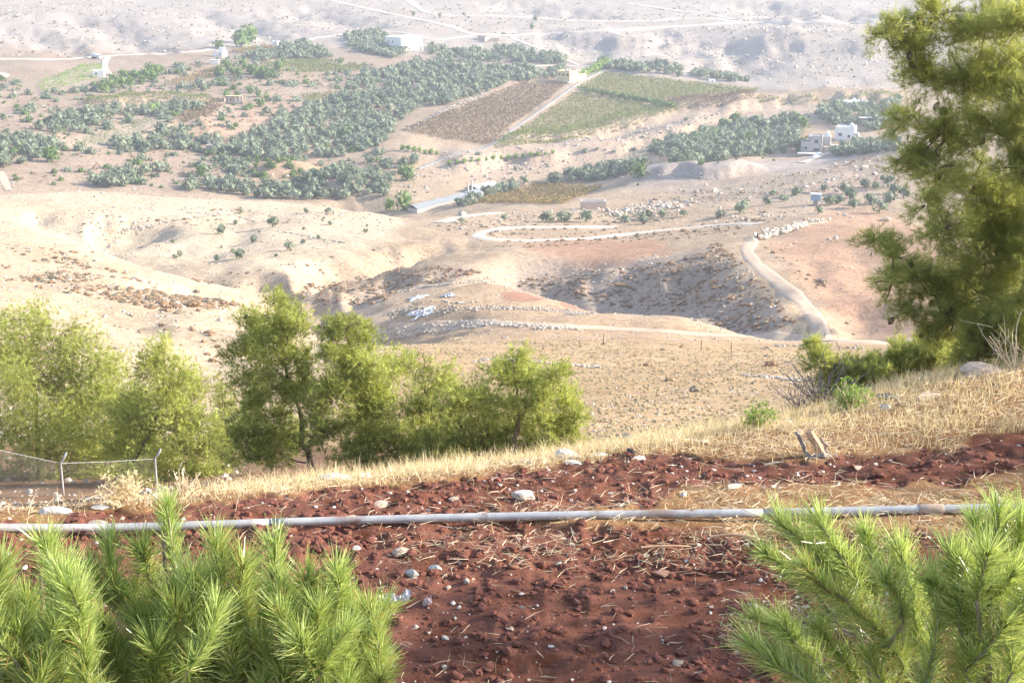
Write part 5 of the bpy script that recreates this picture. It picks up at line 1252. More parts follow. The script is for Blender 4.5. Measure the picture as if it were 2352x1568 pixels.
# ------------------------------------------------------------------ pines on the slope
M_PINE = leafy('pine_needles', (.11,.13,.03), (.62,.66,.20), .33, rough=.5)
M_PINED = leafy('pine_needles_dark', (.14,.16,.05), (.56,.58,.21), .58, rough=.5)
M_YOUNG = leafy('young_pine_needles', (.13,.22,.035), (.62,.70,.27), .34, rough=.26)
def brown_ends(m, c0, c1):
    nt = m.node_tree; sp = [n for n in nt.nodes if n.type == 'SEPARATE_COLOR'][0]
    mx = [n for n in nt.nodes if n.type == 'MIX' and n.inputs[0].is_linked][0]
    r = ramp(nt, sp.outputs[0], [(0, (.34,.21,.08)), (.05, (.30,.22,.07)), (.09, c0), (1, c1)])
    for l in list(mx.outputs[2].links): nt.links.new(r, l.to_socket)
brown_ends(M_YOUNG, (.12,.21,.035), (.62,.70,.27))
M_YOUNG.node_tree.nodes['Principled BSDF'].inputs['Specular IOR Level'].default_value = .7
M_CONE = simple('pine_cone', (.10,.065,.045), (.18,.12,.085), 20, .9, .004, 60)
PXM = PW/(2*TX)                                  # picture px per metre at 1 m depth
def pt(px, py, r):
    """point at picture position (px,py) and horizontal distance r"""
    a, s = pix_dir(px, py); return np.array([r*math.sin(a), r*math.cos(a), CAM_H+r*float(s)])
def unit(v): return v/(np.linalg.norm(v, axis=-1, keepdims=True)+1e-9)
def shoots_mesh(base, dirs, rng, nb, ln, wd, val, spread=.55):
    """needle sprays: for every shoot nb thin blades round its axis"""
    n = len(base)
    u = rng.normal(size=(n, nb, 3)); d = unit(dirs[:, None]*1.0+u*spread)
    st = base[:, None]+dirs[:, None]*rng.uniform(0, .8, (n, nb, 1))*ln*.7
    L = ln*rng.uniform(.7, 1.2, (n, nb, 1)); side = unit(np.cross(d, rng.normal(size=(n, nb, 3))))*wd/2
    P = np.stack([st-side, st+side, st+d*L], 2).reshape(-1, 3)
    F = np.arange(n*nb*3).reshape(-1, 3)
    c = np.clip(val[:, None]+rng.uniform(-.22, .22, (n, nb)), 0, 1); C = np.repeat(c.reshape(-1), 3)
    return P, F, C
def pine(name, label, lobes, r, trunk, seed, mat, blades, blen, bwid, dens, group=None, cones=0, tr=.09, depth=.7, sag=0., limbs=True, lobe_k=1.3):
    """lobes: (px, py, radius px) of the crown masses; trunk: picture path from base to top. All get real distances and sizes"""
    rng = np.random.default_rng(seed)
    m_px = np.hypot(r, 0)*1.0/PXM*1.06
    C = []; RD = []
    for px, py, q in lobes:
        q = q*lobe_k; rad = q*m_px; rr = r+rng.uniform(-depth, depth)*rad*1.6
        C.append(pt(px, py, rr)); RD.append(rad)
    C = np.array(C); RD = np.array(RD)
    T = np.array([pt(px, py, r+.0) for px, py in trunk]); g0 = float(gz(T[0, 0], T[0, 1])); T[0, 2] = min(T[0, 2], g0)-.05
    if T[0, 2] > g0: T[0, 2] = g0-.05
    base = np.array([T[0, 0], T[0, 1], g0])
    root = empty(name, tuple(base), label, 'pine tree', group)
    wood = MB(); tt = np.linspace(0, 1, 14); k = np.linspace(0, 1, len(T))
    TP = np.c_[[np.interp(tt, k, T[:, i]) for i in range(3)]].T
    TP[1:-1] += rng.normal(size=(12, 3))*.03
    wood.tube(TP-base, tr*(1-.8*tt), 7)
    Bs, Ds, Vs = [], [], []
    lim = MB(); dist_t = np.linalg.norm(TP[None]-C[:, None], axis=2).min(1)
    for c, rad, (lpx, lpy, lq) in zip(C, RD, lobes):
        i_ = int(np.where((C == c).all(1))[0][0]); best = None
        j = np.argmin(np.linalg.norm(TP-c, axis=1)+np.maximum(TP[:, 2]-c[2]+.25, 0)*2.0); p0 = TP[j]; own = np.linalg.norm(p0-c); bd = own
        for k_ in range(len(C)):                       # fork from the nearest mass that is closer to the trunk
            if k_ != i_ and dist_t[k_] < dist_t[i_]-.02:
                d_ = np.linalg.norm(C[k_]-c)*1.15+.05
                if d_ < bd: bd = d_; p0 = C[k_]
        thick = 1.0 if bd == own else .62
        L_ = np.linalg.norm(c-p0); tq_ = np.linspace(0, 1, 6)[:, None]; wig = rng.normal(size=(6, 3))*.07*L_*np.sin(tq_*PI)
        path = p0+(c-p0)*tq_+np.array([0, 0, -.10*L_])*np.sin(tq_*PI)+wig
        if limbs: lim.tube(path-base, np.linspace(tr*.26, tr*.09, 6)*thick, 5, False)
        ns = max(6, int(13*dens**.3)); 
        dv = unit(rng.normal(size=(ns, 3))+np.array([0, 0, .25]))
        tone = rng.uniform(-.22, .2)
        for d in dv:
            L = rad*rng.uniform(.7, 1.12); e = c+d*L*np.array([1, 1, .85]); e[2] -= sag*L
            q = (c+e)/2+np.array([0, 0, .06*L])
            if rng.random() < .8: lim.tube(np.array([c+d*rad*.1, q, e])-base, [tr*.09, tr*.06, tr*.03], 4, False)
            n = max(5, int(470*(lq/50)**2*dens/ns*(.22 if lpx > 2420 else 1))); t = rng.uniform(.25, 1.05, n)[:, None]
            pos = c+(e-c)*t+rng.normal(size=(n, 3))*rad*.17
            dd = unit(unit(e-c)*.9+rng.normal(size=(n, 3))*.55+np.array([0, 0, .45]))
            Bs.append(pos); Ds.append(dd); Vs.append(np.full(n, .45+tone)+rng.uniform(-.4, .4, n))
    B = np.vstack(Bs); D = np.vstack(Ds); V_ = np.concatenate(Vs)
    P, F, Cc = shoots_mesh(B-base, D, rng, blades, blen, bwid, V_)
    obj('trunk', wood.mesh('trunk', [M_BARK], True), root)
    if lim.n: obj('limbs', lim.mesh('limbs', [M_BARK], True), root, kind='stuff')
    obj('crown', mesh_np('crown', P, F, [mat], False, np.repeat(Cc[:, None], 3, 1)), root, kind='stuff')
    for i in range(cones):
        q = B[rng.integers(len(B))]-base; o = obj('pine_cone', CONE_ME, root); o.location = tuple(q); o.rotation_euler = tuple(rng.uniform(-.8, .8, 3)+np.array([PI, 0, 0])); s = rng.uniform(.8, 1.2); o.scale = (s, s, s)
    print(name, 'shoots', len(B), 'tris', len(F)); return root
def cone_mesh():
    mb = MB(); n = 8
    for i in range(7):
        z = i*.012; rr = .028*math.sin(PI*(i+1.2)/8.6)
        for j in range(n):
            a = (j+.5*(i % 2))*2*PI/n; c = np.array([math.cos(a), math.sin(a), 0]); s = np.array([-c[1], c[0], 0])
            mb.add([c*rr*.3+[0, 0, z], c*rr+s*.009+[0, 0, z+.006], c*rr*1.15+[0, 0, z+.012], c*rr-s*.009+[0, 0, z+.006]], Q=[[0, 1, 2, 3]])
    return mb.mesh('pine_cone', [M_CONE])
CONE_ME = cone_mesh()
pine('pine_tree', 'tall slender pine with bare leaning trunk among the slope pines', [(640,712,42),(592,762,52),(662,770,55),(560,815,42),(620,830,58),(690,830,45),(575,880,45),(640,900,50),(600,935,42),(690,900,42),(590,985,48),(640,975,42),(560,1015,42),(640,1035,40),(600,1050,30)], 28, [(724,1108),(715,1060),(700,1010),(684,950),(665,880),(648,800),(636,720)], 1, M_PINE, 9, .125, .011, 1.2, cones=8, tr=.085)
pine('pine_tree', 'dense pine with twin tops standing beside the leaning pine trunk', [(800,748,34),(770,790,45),(828,790,42),(860,842,48),(795,850,52),(905,850,35),(840,905,58),(770,915,55),(888,930,45),(820,985,60),(750,1000,55),(880,1000,55),(930,1025,38),(800,1050,42),(860,1055,42)], 27, [(838,1095),(834,1040),(826,980),(815,900),(806,820),(800,750)], 2, M_PINE, 9, .125, .011, 1.2, cones=10, tr=.06)
pine('pine_tree', 'thin feathery pine crown between two denser pines', [(955,848,36),(1000,880,45),(955,915,40),(990,950,48),(970,1000,42),(1030,905,36),(935,960,40),(1000,1010,50),(1060,960,42),(950,1040,40),(1050,1040,40)], 28, [(1010,1080),(1000,1000),(985,920),(965,850)], 3, M_PINE, 9, .125, .010, .8, cones=3, tr=.045)
pine('pine_tree', 'broad bright pine rising behind the grassy terrace edge', [(1180,825,30),(1150,858,34),(1205,872,45),(1272,862,32),(1115,925,55),(1215,930,62),(1300,920,34),(1050,940,42),(1160,985,62),(1272,990,55),(1060,1005,50),(1312,960,28),(1000,1030,42),(1120,1040,55),(1230,1040,50),(1300,1020,36)], 26, [(1180,1090),(1185,1020),(1190,950),(1185,880),(1180,825)], 4, M_PINE, 9, .125, .011, 1.2, cones=8, tr=.06)
pine('pine_tree', 'wide spreading pine massed behind the chain-link fence', [(40,730,50),(120,775,55),(20,800,65),(190,815,50),(245,850,46),(100,860,72),(180,895,70),(20,900,75),(90,960,75),(195,965,72),(280,915,55),(250,1000,62),(40,1010,60),(310,960,50),(190,1050,50),(270,1065,45),(120,1020,50),(-40,840,70),(-50,960,70),(250,930,55),(310,1010,50),(150,1075,45),(60,1080,40),(230,1090,36),(-30,1060,50),(200,1105,36),(280,1105,36)], 44, [(96,1140),(92,1080),(90,1000),(80,900),(60,800),(45,730)], 5, M_PINE, 9, .15, .014, 1.15, cones=6, tr=.10, lobe_k=1.42)
pine('pine_tree', 'round pine crown standing behind the second fence post', [(378,818,38),(350,848,36),(418,852,38),(388,892,50),(340,930,52),(430,920,46),(462,975,42),(390,985,60),(330,1010,55),(440,1030,50),(485,1035,38),(390,1070,45),(320,1085,42),(450,1085,36),(300,960,45),(290,1040,45),(500,985,32),(400,940,45),(360,1105,38),(440,1105,34),(500,1070,32),(490,1100,28)], 40, [(238,1165),(260,1110),(320,1040),(370,930),(378,820)], 6, M_PINE, 9, .15, .013, 1.15, cones=6, tr=.11, lobe_k=1.42)
pine('pine_tree', 'small dark pine in the gap between larger pines', [(510,890,26),(500,925,30),(520,960,32),(505,1000,32),(525,1030,28),(530,930,20)], 48, [(520,1070),(515,1000),(510,890)], 7, M_PINED, 9, .17, .018, .8, tr=.06)
pine('pine_tree', 'low pine skirt below the tall slender pine', [(545,1000,34),(530,1040,30),(575,1030,34),(640,1010,40),(690,1000,34)], 33, [(625,1085),(615,1050),(600,1010)], 8, M_PINED, 9, .15, .015, .8, tr=.05)
# the large pine on the right bank
BIG = [(2030,80,42),(2080,50,42),(2100,100,45),(2150,40,60),(2270,50,80),(2120,170,55),(2215,180,85),(2320,160,80),(2095,262,48),(2170,300,75),(2290,300,90),(2090,352,42),(2150,390,60),(2240,420,90),(2340,440,85),(2130,470,45),(2190,520,70),(2290,550,95),(2370,600,80),(2010,548,34),(2050,590,48),(2100,630,55),(2050,650,40),(2150,680,60),(2090,715,38),(2215,640,80),(2190,735,60),(2300,690,90),(2130,750,34),(2260,775,65),(2370,740,80),(2215,820,45),(2300,815,58),(2380,810,60),
       (2345,60,70),(2350,230,70),(2350,390,70),(2350,560,70),(2350,690,70),(2385,240,80),(2395,350,80),(2395,500,80),(2440,120,90),(2440,640,90)]
pine('large_pine_tree', 'large drooping pine with hanging cones on the grassy bank', BIG, 13.2, [(2440,930),(2450,800),(2440,600),(2450,350),(2440,100),(2440,-150)], 9, M_PINED, 14, .092, .0034, .62, cones=46, tr=.09, depth=.6, sag=.34, lobe_k=1.1)
pine('pine_tree', 'low dark pine branches leaning out beyond the grassy bank', [(1872,800,20),(1885,835,24),(1905,865,30),(1950,865,32),(1995,870,40),(2045,862,40),(1955,895,32),(2000,905,34),(2090,830,36),(2135,812,38),(2050,900,34),(2170,830,40),(2110,870,36)], 15.5, [(2060,960),(2050,930),(2030,900),(1990,880)], 10, M_PINED, 13, .085, .006, 2.2, cones=6, tr=.05, sag=.05, lobe_k=1.45)

# pines further along the bank, beyond the picture edge: they shade the terrace
def side_pine(x, y, h, R_, seed, label):
    rng = np.random.default_rng(seed); z0 = float(gz(x, y)); root = empty('pine_tree', (x, y, z0), label, 'pine tree')
    obj('trunk', MB().tube([(0,0,-.1),(.05,.03,h*.3),(-.04,.05,h*.65),(0,0,h)], [.13,.10,.07,.02], 7).mesh('trunk', [M_BARK], True), root)
    Bs, Ds = [], []; lim = MB()
    for i in range(34):
        zz = h*rng.uniform(.25, 1.0); rr = R_*(1.1-.75*zz/h)*rng.uniform(.5, 1); a = rng.uniform(0, 2*PI); c = np.array([math.cos(a)*rr, math.sin(a)*rr, zz+rr*.15])
        lim.tube([(0, 0, zz*.92), c*.5+np.array([0, 0, zz*.48]), c], [.03, .02, .01], 4, False)
        n = 60; p = c+rng.normal(size=(n, 3))*np.array([.34, .34, .22]); Bs.append(p); Ds.append(unit(p-c*.6+np.array([0, 0, .3])))
    B = np.vstack(Bs); P, F, Cc = shoots_mesh(B, np.vstack(Ds), rng, 8, .10, .011, rng.uniform(.2, .8, len(B)))
    obj('limbs', lim.mesh('limbs', [M_BARK]), root, kind='stuff'); obj('crown', mesh_np('crown', P, F, [M_PINED], False, np.repeat(Cc[:, None], 3, 1)), root, kind='stuff')
side_pine(7.4, 6.35, 4.3, 1.0, 71, 'tall pine standing on the terrace beside the thick-needled young pine')
side_pine(9.6, 8.5, 3.0, 1.1, 72, 'tall pine growing over the red path on the bank')
#side_pine(5.2, 4.4, 2.6, 1.2, 73, 'low pine beside the viewing terrace')
side_pine(9.0, 11.7, 2.7, .9, 74, 'small pine standing further along the grassy bank')
# ------------------------------------------------------------------ pipe
rngP = np.random.default_rng(4)
M_PIPE = simple('galvanised_pipe', (.34,.34,.34), (.56,.54,.51), 7, .5, .001, 40, spec=.5, metal=.25)
def stain(m, c, scale, lo, hi):
    nt = m.node_tree; b = nt.nodes['Principled BSDF']; src = b.inputs['Base Color'].links[0].from_socket
    nt.links.new(mix_rgb(nt, ramp(nt, noise_tex(nt, scale, 6, .7), [(lo, 0), (hi, .8)]), src, c), b.inputs['Base Color'])
stain(M_PIPE, (.26,.17,.12), 2.2, .52, .66); stain(M_PIPE, (.18,.075,.05), 9., .58, .68)
M_PIPEDIRT = simple('rust_stained_collar', (.30,.22,.16), (.45,.36,.28), 14, .8)
pp = at([-120,0,300,700,1050,1400,1750,2050,2352,2560], [1229,1227,1221,1211,1204,1198,1191,1184,1177,1172])
q = np.linspace(0, 1, 70); k = np.linspace(0, 1, len(pp)); px_ = np.polyval(np.polyfit(k, pp[:, 0], 3), q); py_ = np.polyval(np.polyfit(k, pp[:, 1], 3), q)
pz_ = gz(px_, py_)
for _ in range(60): pz_[1:-1] = (pz_[:-2]+2*pz_[1:-1]+pz_[2:])/4
PIPE = np.c_[px_, py_, pz_+.034]
proot = empty('irrigation_pipe', tuple(PIPE[35]-np.array([0, 0, .045])), 'long grey galvanised steel pipe lying across the red soil', 'pipe')
cuts = [0, 22, 46, 69]
for a, b in zip(cuts[:-1], cuts[1:]):
    obj('pipe_length', MB().tube(PIPE[a:b+1]-np.array(proot.location), .0255, 16).mesh('pipe_length', [M_PIPE], True), proot)
for c in (55,):
    d = unit(PIPE[c+1]-PIPE[c-1]); obj('coupling', MB().tube(np.array([PIPE[c]-d*.07, PIPE[c]-d*.065, PIPE[c]+d*.065, PIPE[c]+d*.07])-np.array(proot.location), [.029, .0315, .0315, .029], 16).mesh('coupling', [M_PIPEDIRT if c == 55 else M_PIPE], True), proot)
# ------------------------------------------------------------------ clods, pebbles, straw and dry grass on the terrace
M_CLOD = simple('red_clod', (.13,.052,.036), (.21,.085,.06), 9, 1.0, .006, 60, coord='Object')
M_PEBBLE = simple('pale_pebble', (.50,.40,.33), (.72,.66,.60), 7, .95, .004, 40)
M_STRAW = leafy('straw', (.46,.34,.21), (.86,.74,.54), .25, rough=.5)
M_GRASSD = leafy('dry_grass', (.48,.36,.20), (.84,.71,.48), .35, rough=.5)
soil_w = [tuple(v) for v in at([p[0] for p in []] or [0], [1300])[:, :2]]
def terrace_pts(n, seed, want, rlo=4.6, rhi=12.5, amax=.40):
    """random points on the terrace, kept by ground type: want(soil mask, px, py, rng) -> keep"""
    rng = np.random.default_rng(seed); r = np.sqrt(rng.uniform(rlo**2, rhi**2, n)); a = rng.uniform(-amax, amax, n)
    x = r*np.sin(a); y = r*np.cos(a); z = gz(x, y); px, py = project(x, y, z)
    col = zone[np.clip(row_of(r).round().astype(int), 0, NR-1), np.clip(col_of(a).round().astype(int), 0, NC-1)]
    keep = want(col[:, 0] < .24, px, py, rng, x, y); return np.c_[x, y, z][keep], px[keep], py[keep]
p, _, _ = terrace_pts(90000, 61, lambda s, px, py, g, x, y: s & (g.random(len(s)) < np.where(py > 1200, .42, .16)*(1+1.6*fbm(x/.5, y/.5, 7, 3))))
g = np.random.default_rng(62); s_ = .005*(7.0)**(g.random(len(p))**2.4)
LUMP_G = []
for k in range(10):
    V, F = ICO1; V = V*(1+.30*g.normal(size=(len(V), 1))*.6+.25*fbm(V[:, 0]*2+k, V[:, 1]*2+V[:, 2], 80+k, 2)[:, None]); LUMP_G.append((V*np.array([1, .85, .65]), F))
bigc = s_ > .014
obj('soil_clods', merge_copies(LUMP_G, p[bigc]+np.c_[0*s_[bigc], 0*s_[bigc], s_[bigc]*.2], s_[bigc], g.uniform(0, 6.3, bigc.sum()), 'soil_clods', [M_CLOD], g), kind='stuff', label='larger crumbly lumps of red soil over the terrace', cat='soil')
p = p[~bigc]; s_ = s_[~bigc]
obj('soil_clods', merge_copies(STONE_G, p+np.c_[0*s_, 0*s_, s_*.25], s_, g.uniform(0, 6.3, len(p)), 'soil_clods', [M_CLOD], g), kind='stuff', label='crumbly red soil clods over the terrace', cat='soil')
print('clods', len(p))
p, _, _ = terrace_pts(26000, 63, lambda s, px, py, g, x, y: g.random(len(s)) < np.where(s, .12, .02)*(1+1.8*fbm(x/.8, y/.8, 9, 3)))
s_ = .004*(5.0)**(g.random(len(p))**3.2)
obj('pebbles', merge_copies(STONE_G, p+np.c_[0*s_, 0*s_, s_*.3], s_, g.uniform(0, 6.3, len(p)), 'pebbles', [M_PEBBLE], g), kind='stuff', label='small pale pebbles mixed into the red soil', cat='pebbles')
def blades(base, d, L, wd, rng, val, bend=.3):
    """thin two-segment blades"""
    n = len(base); sd = unit(np.cross(d, rng.normal(size=(n, 3))))*wd[:, None]/2
    b = rng.normal(size=(n, 3))*bend; b[:, 2] = -np.abs(b[:, 2])*.5
    m = base+d*L[:, None]*.55+b*L[:, None]*.12; e = base+d*L[:, None]+b*L[:, None]*.5
    P = np.stack([base-sd, base+sd, m+sd*.8, m-sd*.8, e], 1).reshape(-1, 3)
    i = np.arange(n)*5; Q_ = np.stack([i, i+1, i+2, i+3], 1); T_ = np.stack([i+3, i+2, i+4], 1)
    return P, [Q_, T_], np.repeat(val, 5)
# lying straw
PATCH = [(1180,1265,330,45),(1450,1285,330,30),(1700,1250,250,40),(1300,1180,260,26),(1100,1195,180,14),(1500,1150,200,20),(1800,1300,280,60),(1900,1420,260,70),(2100,1240,300,50)]
def straw_keep(s, px, py, g, x, y):
    w_ = np.where(s, .035, .46)
    for cx, cy, rx, ry in PATCH: w_ = np.maximum(w_, .75*np.exp(-(((px-cx)/rx)**2+((py-cy)/ry)**2)*1.6)*s)
    w_ = w_*(.25+.75*smooth(200, 650, px))
    w_ = w_*(.55+1.5*np.clip(fbm(x/.45, y/.45, 12, 3)+.2, 0, 1)); return g.random(len(s)) < w_
p, px, py = terrace_pts(90000, 64, straw_keep, 4.8, 12.8)
g = np.random.default_rng(65); n = len(p); a = g.uniform(0, 2*PI, n); d = unit(np.c_[np.cos(a), np.sin(a), g.uniform(-.02, .28, n)])
P, F, C = blades(p+np.array([0, 0, .006])+np.c_[0*a, 0*a, g.uniform(0, .03, n)], d, g.uniform(.03, .14, n), g.uniform(.0018, .0042, n), g, g.uniform(.1, 1, n))
obj('straw', mesh_np('straw', P, F, [M_STRAW], False, np.repeat(C[:, None], 3, 1)), kind='stuff', label='dry straw lying over soil and grass strips', cat='straw')
print('straw', n)
# standing dry grass: the terrace edge and the bank
def grass_keep(s, px, py, g, x, y):
    r = np.hypot(x, y); a = np.arctan2(x, y); edge = np.interp(a, az_cr, r_cr); dd = edge-r
    w_ = 1.6*np.exp(-np.maximum(dd, 0)/.8)*(dd > -1.2)*np.where(s, .05, 1.0)
    w_ = np.maximum(w_, .55*smooth(1500, 1750, px)*smooth(1130, 1000, py)*(~s))
    w_ = np.maximum(w_, .25*(~s)*(px < 1500)*(dd < 1.4)*(dd > -.9))
    w_ = w_*(.10+.90*smooth(250, 700, px))
    return g.random(len(s)) < w_*(.35+1.4*np.clip(fbm(x/.6, y/.6, 15, 3)+.25, 0, 1))
crest_px = np.array([(-300,1205),(0,1188),(250,1165),(500,1130),(740,1105),(1000,1075),(1300,1040),(1500,1010),(1700,972),(1850,944),(1950,928),(2020,900),(2100,866),(2352,838),(2600,815)], float)
az_cr, _ = pix_dir(crest_px[:, 0], crest_px[:, 1]); r_cr = np.array([8.0,8.3,8.7,9.0,9.4,9.8,10.3,10.8,11.3,11.5,11.6,11.9,12.2,12.6,12.8])
p, px, py = terrace_pts(120000, 66, grass_keep, 7.2, 13.6, .42)
g = np.random.default_rng(67); n = len(p); tall = g.random(n)**3
d = unit(np.c_[g.normal(size=n)*.35, g.normal(size=n)*.35, np.ones(n)])
P, F, C = blades(p-np.array([0, 0, .01]), d, .03+.13*tall+.05*g.random(n), g.uniform(.0026, .005, n), g, np.clip(g.uniform(.1, 1, n), 0, 1), .45)
obj('dry_grass', mesh_np('dry_grass', P, F, [M_GRASSD], False, np.repeat(C[:, None], 3, 1)), kind='stuff', label='golden dry grass along the terrace edge and bank', cat='grass')
print('grass', n)
# ------------------------------------------------------------------ individual stones of the terrace
M_ROCKW = simple('white_limestone', (.47,.42,.36), (.68,.63,.57), 6, .95, .006, 25); M_ROCKT = simple('tan_limestone', (.46,.33,.24), (.62,.50,.40), 7, .95, .006, 25)
M_ROCKR = simple('reddish_stone', (.34,.17,.12), (.46,.28,.20), 7, .95, .006, 25); M_ROCKG = simple('grey_weathered_limestone', (.055,.055,.06), (.19,.19,.20), 4.0, .95, .03, 10)
rngR = np.random.default_rng(8)
ROCK_G = [stone_geo(rngR, 3, 9, .03) for _ in range(10)]
ROCK_ME = {}
def rock_me(i, mat):
    if (i, mat.name) not in ROCK_ME:
        V, F = ROCK_G[i]; V = V*(1+.10*fbm(V[:, 0]*3+i, V[:, 1]*3+V[:, 2]*2, 60+i, 3))[:, None]
        ROCK_ME[(i, mat.name)] = mesh_np('rock', V, F, [mat])
    return ROCK_ME[(i, mat.name)]
def rock(px, py, wpx, mat, label, i=0, hz=.6, group=None, rz=0., name='rock', rmin=3.5, sink=.45, yy=.8):
    p = at1(px, py, rmin); sl = np.linalg.norm(p-np.array([0, 0, CAM_H])); s = wpx/PXM*sl/2*1.15
    o = obj(name, rock_me(i % 10, mat), None, label, 'stone' if wpx < 70 else 'rock', group, None, (p[0], p[1], p[2]+s*hz*(.62-sink)))
    o.scale = (s, s*yy, s*hz); o.rotation_euler = (0, 0, rz); return o
RK = [(1207,1146,62,M_ROCKW,'large white angular stone on red soil beyond the pipe',0,.75),(775,1104,80,M_ROCKW,'wide white rock at the foot of leaning pine trunk',1,.45),(838,1098,44,M_ROCKW,'pale rock beside the wide white rock under pines',2,.6),
 (1308,1050,66,M_ROCKW,'flat pale rock slab in dry grass below the pines',3,.5),(1318,1064,40,M_ROCKW,'smaller pale slab in front of the flat slab',4,.4),(1380,1046,34,M_ROCKW,'white stone in dry grass beside the flat slab',5,.6),(1452,1040,34,M_ROCKG,'grey rounded stone where red soil meets dry grass',6,.8),(1468,1056,34,M_ROCKW,'white flat stone just below the grey rounded stone',7,.6),
 (945,1322,30,M_ROCKW,'bright white chunk, taller of two on the shaded soil',8,.95),(998,1309,34,M_ROCKW,'bright white chunk, flatter of two on the shaded soil',9,.7),(1071,1336,18,M_ROCKW,'small white chunk beside the two bright chunks',3,.9),(928,1272,46,M_ROCKT,'brownish weathered stone near the pipe and white chunks',1,.7),
 (981,1385,28,M_ROCKT,'smooth tan stone beside the rag on dark soil',2,.9),(820,1258,26,M_ROCKW,'white flaky stone close under the pipe',5,.6),(1060,1278,17,M_ROCKT,'small upright tan stone under the pipe',8,1.0),(1056,1292,20,M_ROCKG,'grey-brown stone touching the upright tan stone',4,.7),
 (1436,1352,20,M_ROCKT,'pinkish stone in the middle of shaded soil',6,.9),(1525,1322,50,M_ROCKR,'long reddish stone half buried in shaded soil',0,.5),(1407,1360,14,M_ROCKT,'narrow tan stone beside the pinkish stone',8,1.0),(1172,1445,25,M_ROCKT,'pale blocky stone on the open tilled soil',7,.8),(1557,1525,32,M_ROCKT,'tan stone with shadowed side low in tilled soil',9,.9),
 (1045,1148,34,M_ROCKT,'pale flat stone in red soil above the pipe',2,.5),(885,1158,56,M_ROCKT,'thin flat slab in red soil above the pipe',3,.25),(800,1190,40,M_ROCKT,'flat stone set in soil just above pipe',5,.35),(1428,1163,26,M_ROCKW,'white stone on the straw strip above the pipe',6,.7),(1688,1120,40,M_ROCKW,'flat grey-white stone on the straw strip',9,.4),(1570,1137,24,M_ROCKW,'white angular stone where straw meets red soil',1,.7),
 (1971,1075,26,M_ROCKT,'tan block beside the red path on the straw slope',4,.8),(2136,914,62,M_ROCKT,'rounded pale rock half sunk in bank grass',6,.55),(2044,918,60,M_ROCKG,'large grey rock at the end of the bank under pine branches',7,.8),(2034,940,26,M_ROCKW,'white stone in front of the large grey bank rock',8,.9),(2270,858,110,M_ROCKT,'long low rock ledge on top of the bank',3,.35),
 (1812,970,30,M_ROCKW,'white stone in golden grass below the thorn bush',5,.6),(1835,994,24,M_ROCKT,'tan stone in golden grass near the white stone',0,.7),(1617,1018,24,M_ROCKT,'tan stone standing in grass at terrace edge',8,.9),(1960,935,24,M_ROCKW,'pale stone beside bright green weed on the bank',2,.7),(2215,935,20,M_ROCKT,'small stone in shaded bank grass',4,.6),
 (135,1178,74,M_ROCKW,'long white rock at the terrace edge before the fence',1,.4),(237,1168,46,M_ROCKW,'white blocky rock at terrace edge between fence posts',7,.6),(222,1208,46,M_ROCKT,'pale rounded rock against the pipe',9,.55),(362,1142,34,M_ROCKW,'white rock at the foot of second fence post',0,.7),(470,1136,18,M_ROCKW,'small white stone in dry grass beyond the young pines',5,.9),
 (1056,1078,24,M_ROCKW,'white stone among dry grass at the terrace lip',4,.6),(1115,1072,26,M_ROCKW,'second white stone among dry grass at terrace lip',6,.5),(1220,1065,22,M_ROCKT,'pale stone in the straw beside flat slab',8,.6),(440,1182+24,34,M_ROCKT,'tan stone behind the tall pine leader against the pipe',2,.5),
 (1165,1262,14,M_ROCKT,'tiny tan stone in straw below the pipe',3,.7),(1730,1390,22,M_ROCKW,'white stone beside the drooping pine shoot',5,.8),(1695,1500,26,M_ROCKT,'tan stone below the lowest pine shoots',6,.8),(1660,1465,22,M_ROCKR,'reddish stone near the lowest pine shoots',0,.8)]
for k, (px, py, wp_, mt, lab, i, hz) in enumerate(RK):
    rock(px, py, wp_, mt, lab, i, hz, rz=rngR.uniform(0, 6.3) if wp_ < 40 else rngR.uniform(-.5, .5), rmin=(4.2 if py > 900 else 6))
V, F = ICO3; Vb = V*(1+.42*fbm(V[:, 0]*1.7+3, V[:, 1]*1.7+V[:, 2], 71, 4)+.10*fbm(V[:, 0]*6, V[:, 1]*6+V[:, 2]*5, 72, 3))[:, None]*np.array([.36, .30, .13])
p = at1(1436, 1012, 9.2); obj('boulder', mesh_np('boulder', Vb, F, [M_ROCKG]), None, 'big dark grey weathered boulder on the slope just behind terrace edge', 'rock', None, None, (p[0], p[1]-.05, p[2]+.14))
for k in range(70):
    px = rngR.uniform(820, 1780); py = rngR.uniform(1235, 1565); wp_ = rngR.choice([7, 9, 11, 14, 18], p=[.3, .3, .2, .13, .07]); mt = [M_ROCKW, M_ROCKT, M_ROCKT, M_ROCKR][rngR.integers(4)]
    rock(px, py, wp_, mt, {M_ROCKW.name: 'small white stone lying loose on the tilled red soil', M_ROCKT.name: 'small tan stone lying loose on the tilled red soil', M_ROCKR.name: 'small reddish stone lying loose on the tilled red soil'}[mt.name], rngR.integers(10), rngR.uniform(.6, 1), {M_ROCKW.name: 'small white stones on tilled soil', M_ROCKT.name: 'small tan stones on tilled soil', M_ROCKR.name: 'small reddish stones on tilled soil'}[mt.name], rngR.uniform(0, 6.3), 'small_stone')
for k in range(26):
    px = rngR.uniform(480, 2000); py = 1195-(px-480)*.05-rngR.uniform(5, 60)
    rock(px, py, rngR.choice([7, 9, 12]), M_ROCKW, 'small white stone on the red soil beyond the pipe', rngR.integers(10), .7, 'small white stones beyond the pipe', rngR.uniform(0, 6.3), 'small_stone')
